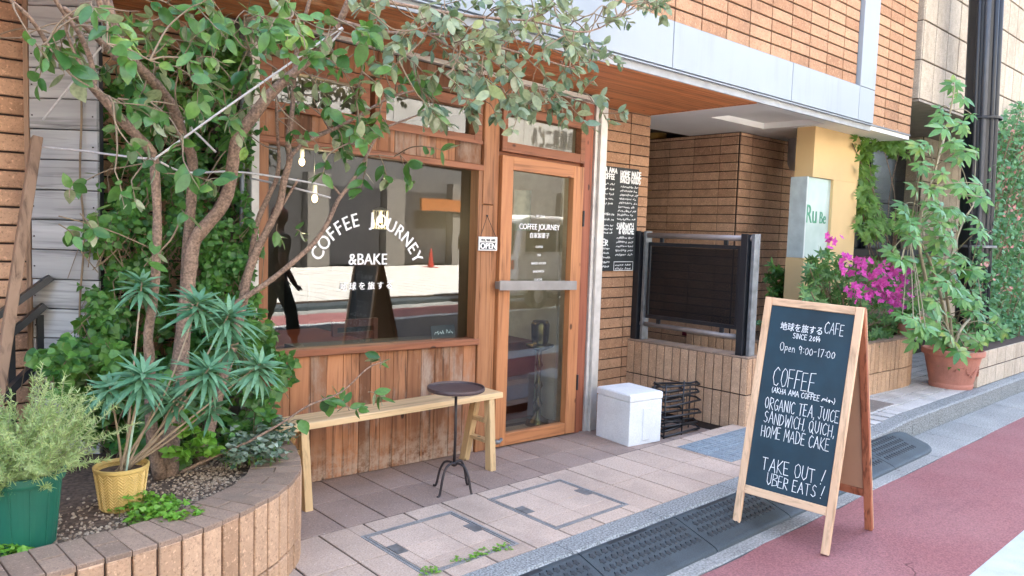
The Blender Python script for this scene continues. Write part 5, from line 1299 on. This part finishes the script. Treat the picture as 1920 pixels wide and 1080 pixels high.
def clump(name, label, cat, spots, mat, n, L, up=.8, W=.9, spread=.1, hh=.06):
    t = thing(name, label, cat, spots[0]); lf = MB(); st = MB()
    for s in spots:
        for i in range(n):
            a = rv(0, 6.28); r = spread*math.sqrt(rv(0, 1)); p = V(s)+V((r*math.cos(a), r*math.sin(a), 0)); q = p+V((rv(-.02, .02), rv(-.02, .02), hh*rv(.25, 1)*(1.15-r/spread*.6)))
            if i % 3 == 0: st.tube([p, q], .0013, 4, cap=False)
            for k in range(3): lf.leaf(q, V((math.cos(a+k*2.1), math.sin(a+k*2.1), rv(-.2, .5))), V((0, 0, 1))+rdir()*up, L*rv(.7, 1.2), L*W, fold=.15, curl=.2, tip=.2)
    part('foliage', lf, mat, t, smooth=True); part('stems', st, M_clover, t); return t
random.seed(71)
cs = [tuple(atz(x, y, .405)) for x, y in ((255, 960), (300, 965), (280, 985), (340, 985), (235, 950))]
clump('bright_herb', 'bright green herb sprawling on the gravel in front of the yellow pot', 'plant', cs, M_clover, 46, .024, spread=.075, hh=.085)
clump('bright_herb', 'small bright green seedling clump at the lower left below the green pot', 'plant', [tuple(atz(x, y, .41)) for x, y in ((15, 1040), (35, 1050))], M_clover, 26, .022, spread=.05, hh=.05)
clump('pale_edged_ivy', 'trailing ivy with pale edged leaves over the right end of the planter', 'climber', [tuple(atz(x, y, .44)) for x, y in ((455, 870), (490, 850), (520, 830), (475, 830), (440, 850), (500, 870))], M_varieg, 46, .034, spread=.09, hh=.13, W=.75)
clump('light_ivy', 'light green lobed ivy leaves at the foot of the tree trunk', 'climber', [tuple(aty(x, y, 3.35)) for x, y in ((350, 820), (380, 840), (370, 790), (395, 860), (340, 860))], plain_leaf if False else M_clover, 9, .045, spread=.05, hh=.07, up=1.4)
clump('weed', 'little weeds along the front edge of the access cover', 'plant', [tuple(atz(x, y, PZ)) for x, y in ((800, 1075), (810, 1072), (862, 1052), (885, 1046), (905, 1038), (925, 1032), (948, 1026))], M_clover, 10, .012, spread=.028, hh=.018)

# ================================================================== GREENERY ON THE RIGHT
random.seed(81)
pt = thing('terracotta_pot', 'large terracotta pot on the white paving by the low beige wall', 'plant pot', (8.60, 2.68, .085)); c = (8.60, 2.68, .085)
part('pot_body', MB().lathe([(0, 0), (.20, 0), (.205, .03), (.20, .05), (.262, .33), (.285, .335), (.292, .35), (.290, .39), (.275, .395), (.262, .38), (.25, .33)], c, 40), M_terra, pt, smooth=False); part('soil', MB().lathe([(0, .34), (.255, .335)], c, 24), M_soil, pt)
m = MB()
for k in range(60):
    a = R(200+rv(0, 110)); z = .2+.05*math.sin(a*7)+rv(-.02, .02); r = .238+(.2-.2)*0; m.sphere((c[0]+(.235+.03*(z-.2))*math.cos(a), c[1]+(.235+.03*(z-.2))*math.sin(a), c[2]+z), .011, 6, 4, (1, 1, .6))
part('garland_relief', m, M_terra, pt)
um = thing('umbrella_plant', 'tall umbrella plant with hand shaped leaves rising from the large terracotta pot', 'plant', (8.60, 2.68, .42)); st = MB(); nd = MB(); top = V((c[0], c[1], c[2]+.34))
stems_ = [[(1778, 655), (1752, 600), (1735, 520), (1722, 430), (1750, 330), (1775, 240), (1790, 165)], [(1785, 655), (1780, 590), (1775, 520), (1800, 430), (1825, 385)], [(1792, 655), (1800, 620), (1825, 590), (1840, 560)], [(1780, 655), (1765, 560), (1735, 470), (1705, 440)]]
nodes = []
for s in stems_:
    pts = catmull([top+V((rv(-.05, .05), 0, 0))]+[aty(x, y, 2.68+rv(-.05, .05)) for x, y in s[1:]], 5); st.tube(pts, [.020-.013*k/(len(pts)-1) for k in range(len(pts))], 7); nodes += pts[4:]
def palm(cn_, ax, n, L, W):
    ax = ax.normalized(); u = ax.orthogonal().normalized(); v = ax.cross(u); a0 = rv(0, 6.28)
    for i in range(n):
        a = a0+i*2*math.pi/n; d = (u*math.cos(a)+v*math.sin(a))*.93-ax*rv(.1, .45); l = L*rv(.8, 1.1); pt0 = cn_+d*.012
        nd.leaf(pt0, d, ax, l, l*W, fold=.12, curl=rv(.05, .3), tip=.75, segs=5)
heads = [(1790, 150), (1800, 190), (1765, 200), (1820, 215), (1745, 262), (1790, 262), (1735, 300), (1800, 300), (1720, 345), (1765, 330), (1700, 395), (1735, 380), (1775, 395), (1755, 420), (1815, 350), (1845, 365), (1800, 395), (1830, 410), (1715, 440), (1755, 465), (1790, 455), (1695, 480), (1740, 500), (1780, 510), (1815, 500), (1800, 545), (1760, 550), (1730, 545), (1835, 580), (1790, 590), (1750, 600), (1720, 600), (1815, 625), (1770, 640), (1845, 630), (1795, 655), (1740, 640), (1855, 610), (1710, 570), (1825, 660), (1775, 480), (1705, 425), (1770, 230), (1810, 250)]
heads += [(x+rv(-26, 26), y+rv(-24, 24)) for x, y in heads+heads[12:] if y > 200]+[(rv(1745, 1850), rv(560, 665)) for _ in range(16)]
for (x, y) in heads:
    p = aty(x+rv(-8, 8), y+rv(-8, 8), 2.62+rv(-.3, .28))
    q = min(nodes, key=lambda n_: (n_-p).length+(.25 if n_.z > p.z else 0)); st.tube(catmull([q, q.lerp(p, .6)+V((0, 0, .03)), p], 3), .0045, 5, cap=False)
    palm(p, V((-.45, -.55, .7))+rdir()*.5, random.choice((7, 8, 8, 9)), rv(.085, .145), .40)
part('stems', st, plain('grey_green_stem', (.26, .23, .14), .7, var=.2), um, smooth=True); part('foliage', nd, M_scheff, um, smooth=True)

az_ = thing('azalea', 'azalea bush with magenta blossoms growing in the planter by the cream pillar', 'shrub', (7.4, 3.3, .52)); lf = MB(); fl = MB(); st = MB()
blobs = [(1545, 500, 35, 30), (1560, 560, 50, 50), (1620, 530, 60, 45), (1680, 560, 50, 50), (1640, 600, 60, 40), (1600, 590, 50, 50), (1530, 545, 25, 30), (1670, 620, 35, 20), (1625, 640, 30, 14)]
rt = V((7.55, 3.35, .5))
for cx, cyy, rx, ry in blobs:
    for k in range(52):
        a = rv(0, 6.28); r = math.sqrt(rv(0, 1)); p = aty(cx+rx*r*math.cos(a), cyy+ry*r*math.sin(a), rv(3.02, 3.45))
        if k % 6 == 0: st.tube(catmull([rt+V((rv(-.3, .3), rv(-.1, .1), 0)), rt.lerp(p, .6)+rdir()*.05, p], 3), .005, 5, cap=False)
        ax = rdir()+V((-.3, -.5, .6)); ax.normalize(); u = ax.orthogonal().normalized(); v = ax.cross(u)
        for j in range(7):
            t_ = j*.9; nd_ = (u*math.cos(t_)+v*math.sin(t_)+ax*rv(0, .5)); lf.leaf(p, nd_, ax, rv(.05, .085), rv(.018, .026), fold=.15, curl=.15, tip=.6)
def blossom(p, ax, r):
    ax = ax.normalized(); u = ax.orthogonal().normalized(); v = ax.cross(u)
    for j in range(5):
        a = j*1.2566; fl.leaf(p, u*math.cos(a)+v*math.sin(a)+ax*.45, ax, r, r*.85, fold=-.2, curl=.3, tip=.15)
for (x, y, n) in ((1563, 455, 3), (1588, 488, 7), (1610, 498, 6), (1585, 500, 4), (1622, 500, 3), (1650, 502, 7), (1665, 515, 9), (1648, 530, 7), (1690, 520, 5), (1672, 535, 6), (1625, 545, 8), (1605, 552, 5), (1640, 560, 5), (1665, 552, 7), (1688, 565, 8), (1678, 575, 5), (1600, 540, 4), (1700, 545, 3), (1635, 515, 4)):
    for k in range(int(n*1.7)): blossom(aty(x+rv(-15, 15), y+rv(-14, 14), rv(2.92, 3.15)), V((-.5, -.8, .3))+rdir()*.8, rv(.026, .048))
part('foliage', lf, M_azal, az_, smooth=True); part('blossom', fl, M_flower, az_, smooth=True); part('stems', st, M_twig, az_)
c = aty(1700, 640, 3.03); sp_ = thing('small_terracotta_pot', 'small terracotta pot on the curved planter rim beside the azalea', 'plant pot', (c.x, c.y, .603))
part('pot_body', MB().lathe([(0, 0), (.085, 0), (.125, .16), (.138, .16), (.14, .20), (.125, .2), (.115, .16)], (c.x, c.y, .603), 28), M_terra, sp_)
clump('pot_seedling', 'small leafy plant in the small terracotta pot on the planter rim', 'plant', [(c.x, c.y, .77)], M_azal, 40, .04, spread=.10, hh=.14)
fn = thing('fern', 'dark drooping fern against the brick recess left of the cream pillar', 'plant', (7.3, 3.95, .6)); lf = MB(); st = MB()
for (x, y) in ((1447, 497), (1455, 505), (1440, 520), (1470, 515), (1460, 540), (1482, 520), (1490, 545), (1445, 548)):
    pts = catmull([aty(1475, 585, 3.95), aty((x+1475)/2+rv(-6, 6), (y+570)/2-12, 3.95), aty(x, y, 3.9+rv(-.1, .1))], 7); st.tube(pts, .004, 4)
    for i in range(2, len(pts)):
        for k in range(6):
            ax = (pts[i]-pts[i-1]).normalized(); lf.leaf(pts[i]+rdir()*.01, ax.cross(rdir())+ax*.4, V((-.4, -.7, .5))+rdir()*.3, rv(.05, .09), .024, fold=.1, curl=.2, tip=.6)
part('foliage', lf, M_ivy, fn, smooth=True); part('stems', st, M_twig, fn)
clump('succulent', 'tiny potted succulent at the left end of the curved planter', 'plant', [tuple(aty(1427, 612, 3.6))], M_euph, 20, .035, spread=.05, hh=.05)
mp = thing('maple', 'bright green maple growing in front of the neighbour window', 'tree', (10.2, 4.0, .2)); lf = MB(); st = MB()
for (cx, cyy, rx, ry, n) in ((1640, 268, 42, 14, 90), (1622, 335, 16, 60, 120), (1630, 410, 24, 46, 130), (1690, 278, 40, 14, 60), (1700, 420, 26, 30, 60), (1650, 425, 20, 25, 40)):
    for k in range(n):
        a = rv(0, 6.28); r = math.sqrt(rv(0, 1)); p = aty(cx+rx*r*math.cos(a), cyy+ry*r*math.sin(a), rv(3.5, 4.05)); ax = V((-.4, -.6, .6))+rdir()*.5; ax.normalize(); u = ax.orthogonal().normalized(); v = ax.cross(u)
        for j in range(5): t_ = (j-2)*.62-1.57; lf.leaf(p, u*math.cos(t_)+v*math.sin(t_), ax, rv(.07, .10)*(1 if j != 2 else 1.1), .026, fold=.1, curl=.2, tip=.6)
        if k % 45 == 0: st.tube(catmull([V((10.2, 4.0, 1.0)), V((10.2, 4.0, 1.0)).lerp(p, .5)+rdir()*.2, p], 4), .005, 5, cap=False)
st.tube([(10.2, 4.0, .1), (10.22, 4.0, 1.0), (10.15, 3.9, 1.9)], [.03, .025, .015], 7)
part('crown', lf, M_maple, mp, smooth=True); part('trunk', st, M_bark, mp)
rb_ = thing('flowering_bush', 'tall rambling bush with small pink buds behind the low beige wall', 'shrub', (11, 3.0, .4)); lf = MB(); fl = MB(); st = MB()
for (cx, cyy, rx, ry, n, ya, yb) in ((1870, 600, 60, 90, 2200, 2.70, 3.2), (1880, 480, 55, 80, 1700, 2.72, 3.3), (1890, 370, 45, 80, 1000, 2.75, 3.4), (1905, 640, 40, 60, 500, 2.6, 2.9), (1850, 560, 40, 90, 900, 2.75, 2.95), (1905, 420, 35, 120, 900, 3.1, 3.5), (1915, 300, 30, 60, 300, 2.9, 3.6), (1850, 640, 35, 40, 200, 2.72, 3.0), (1925, 230, 50, 40, 500, 2.9, 3.25), (1900, 300, 40, 60, 600, 3.0, 3.28), (1845, 330, 25, 60, 260, 3.05, 3.28)):
    for k in range(n):
        a = rv(0, 6.28); r = math.sqrt(rv(0, 1)); p = aty(cx+rx*r*math.cos(a), cyy+ry*r*math.sin(a), rv(ya, yb)); l = rv(.05, .085)
        lf.leaf(p, rdir()+V((0, 0, -.2)), V((-.4, -.6, .6))+rdir()*.7, l, l*.6, fold=.15, curl=.2, tip=.5)
        if k % 14 == 0: st.tube([p, p+V((rv(-.1, .1), .05, -.25)), p+V((rv(-.1, .1), .1, -.6))], .004, 4, cap=False)
        if k % 40 == 0 and cyy < 520:
            for j in range(3): fl.leaf(p+rdir()*.03+V((-.05, -.1, .02)), rdir(), rdir(), .05, .03)
part('foliage', lf, M_bush, rb_, smooth=True); part('bud', fl, M_pink, rb_, kind='stuff'); part('stems', st, M_twig, rb_)
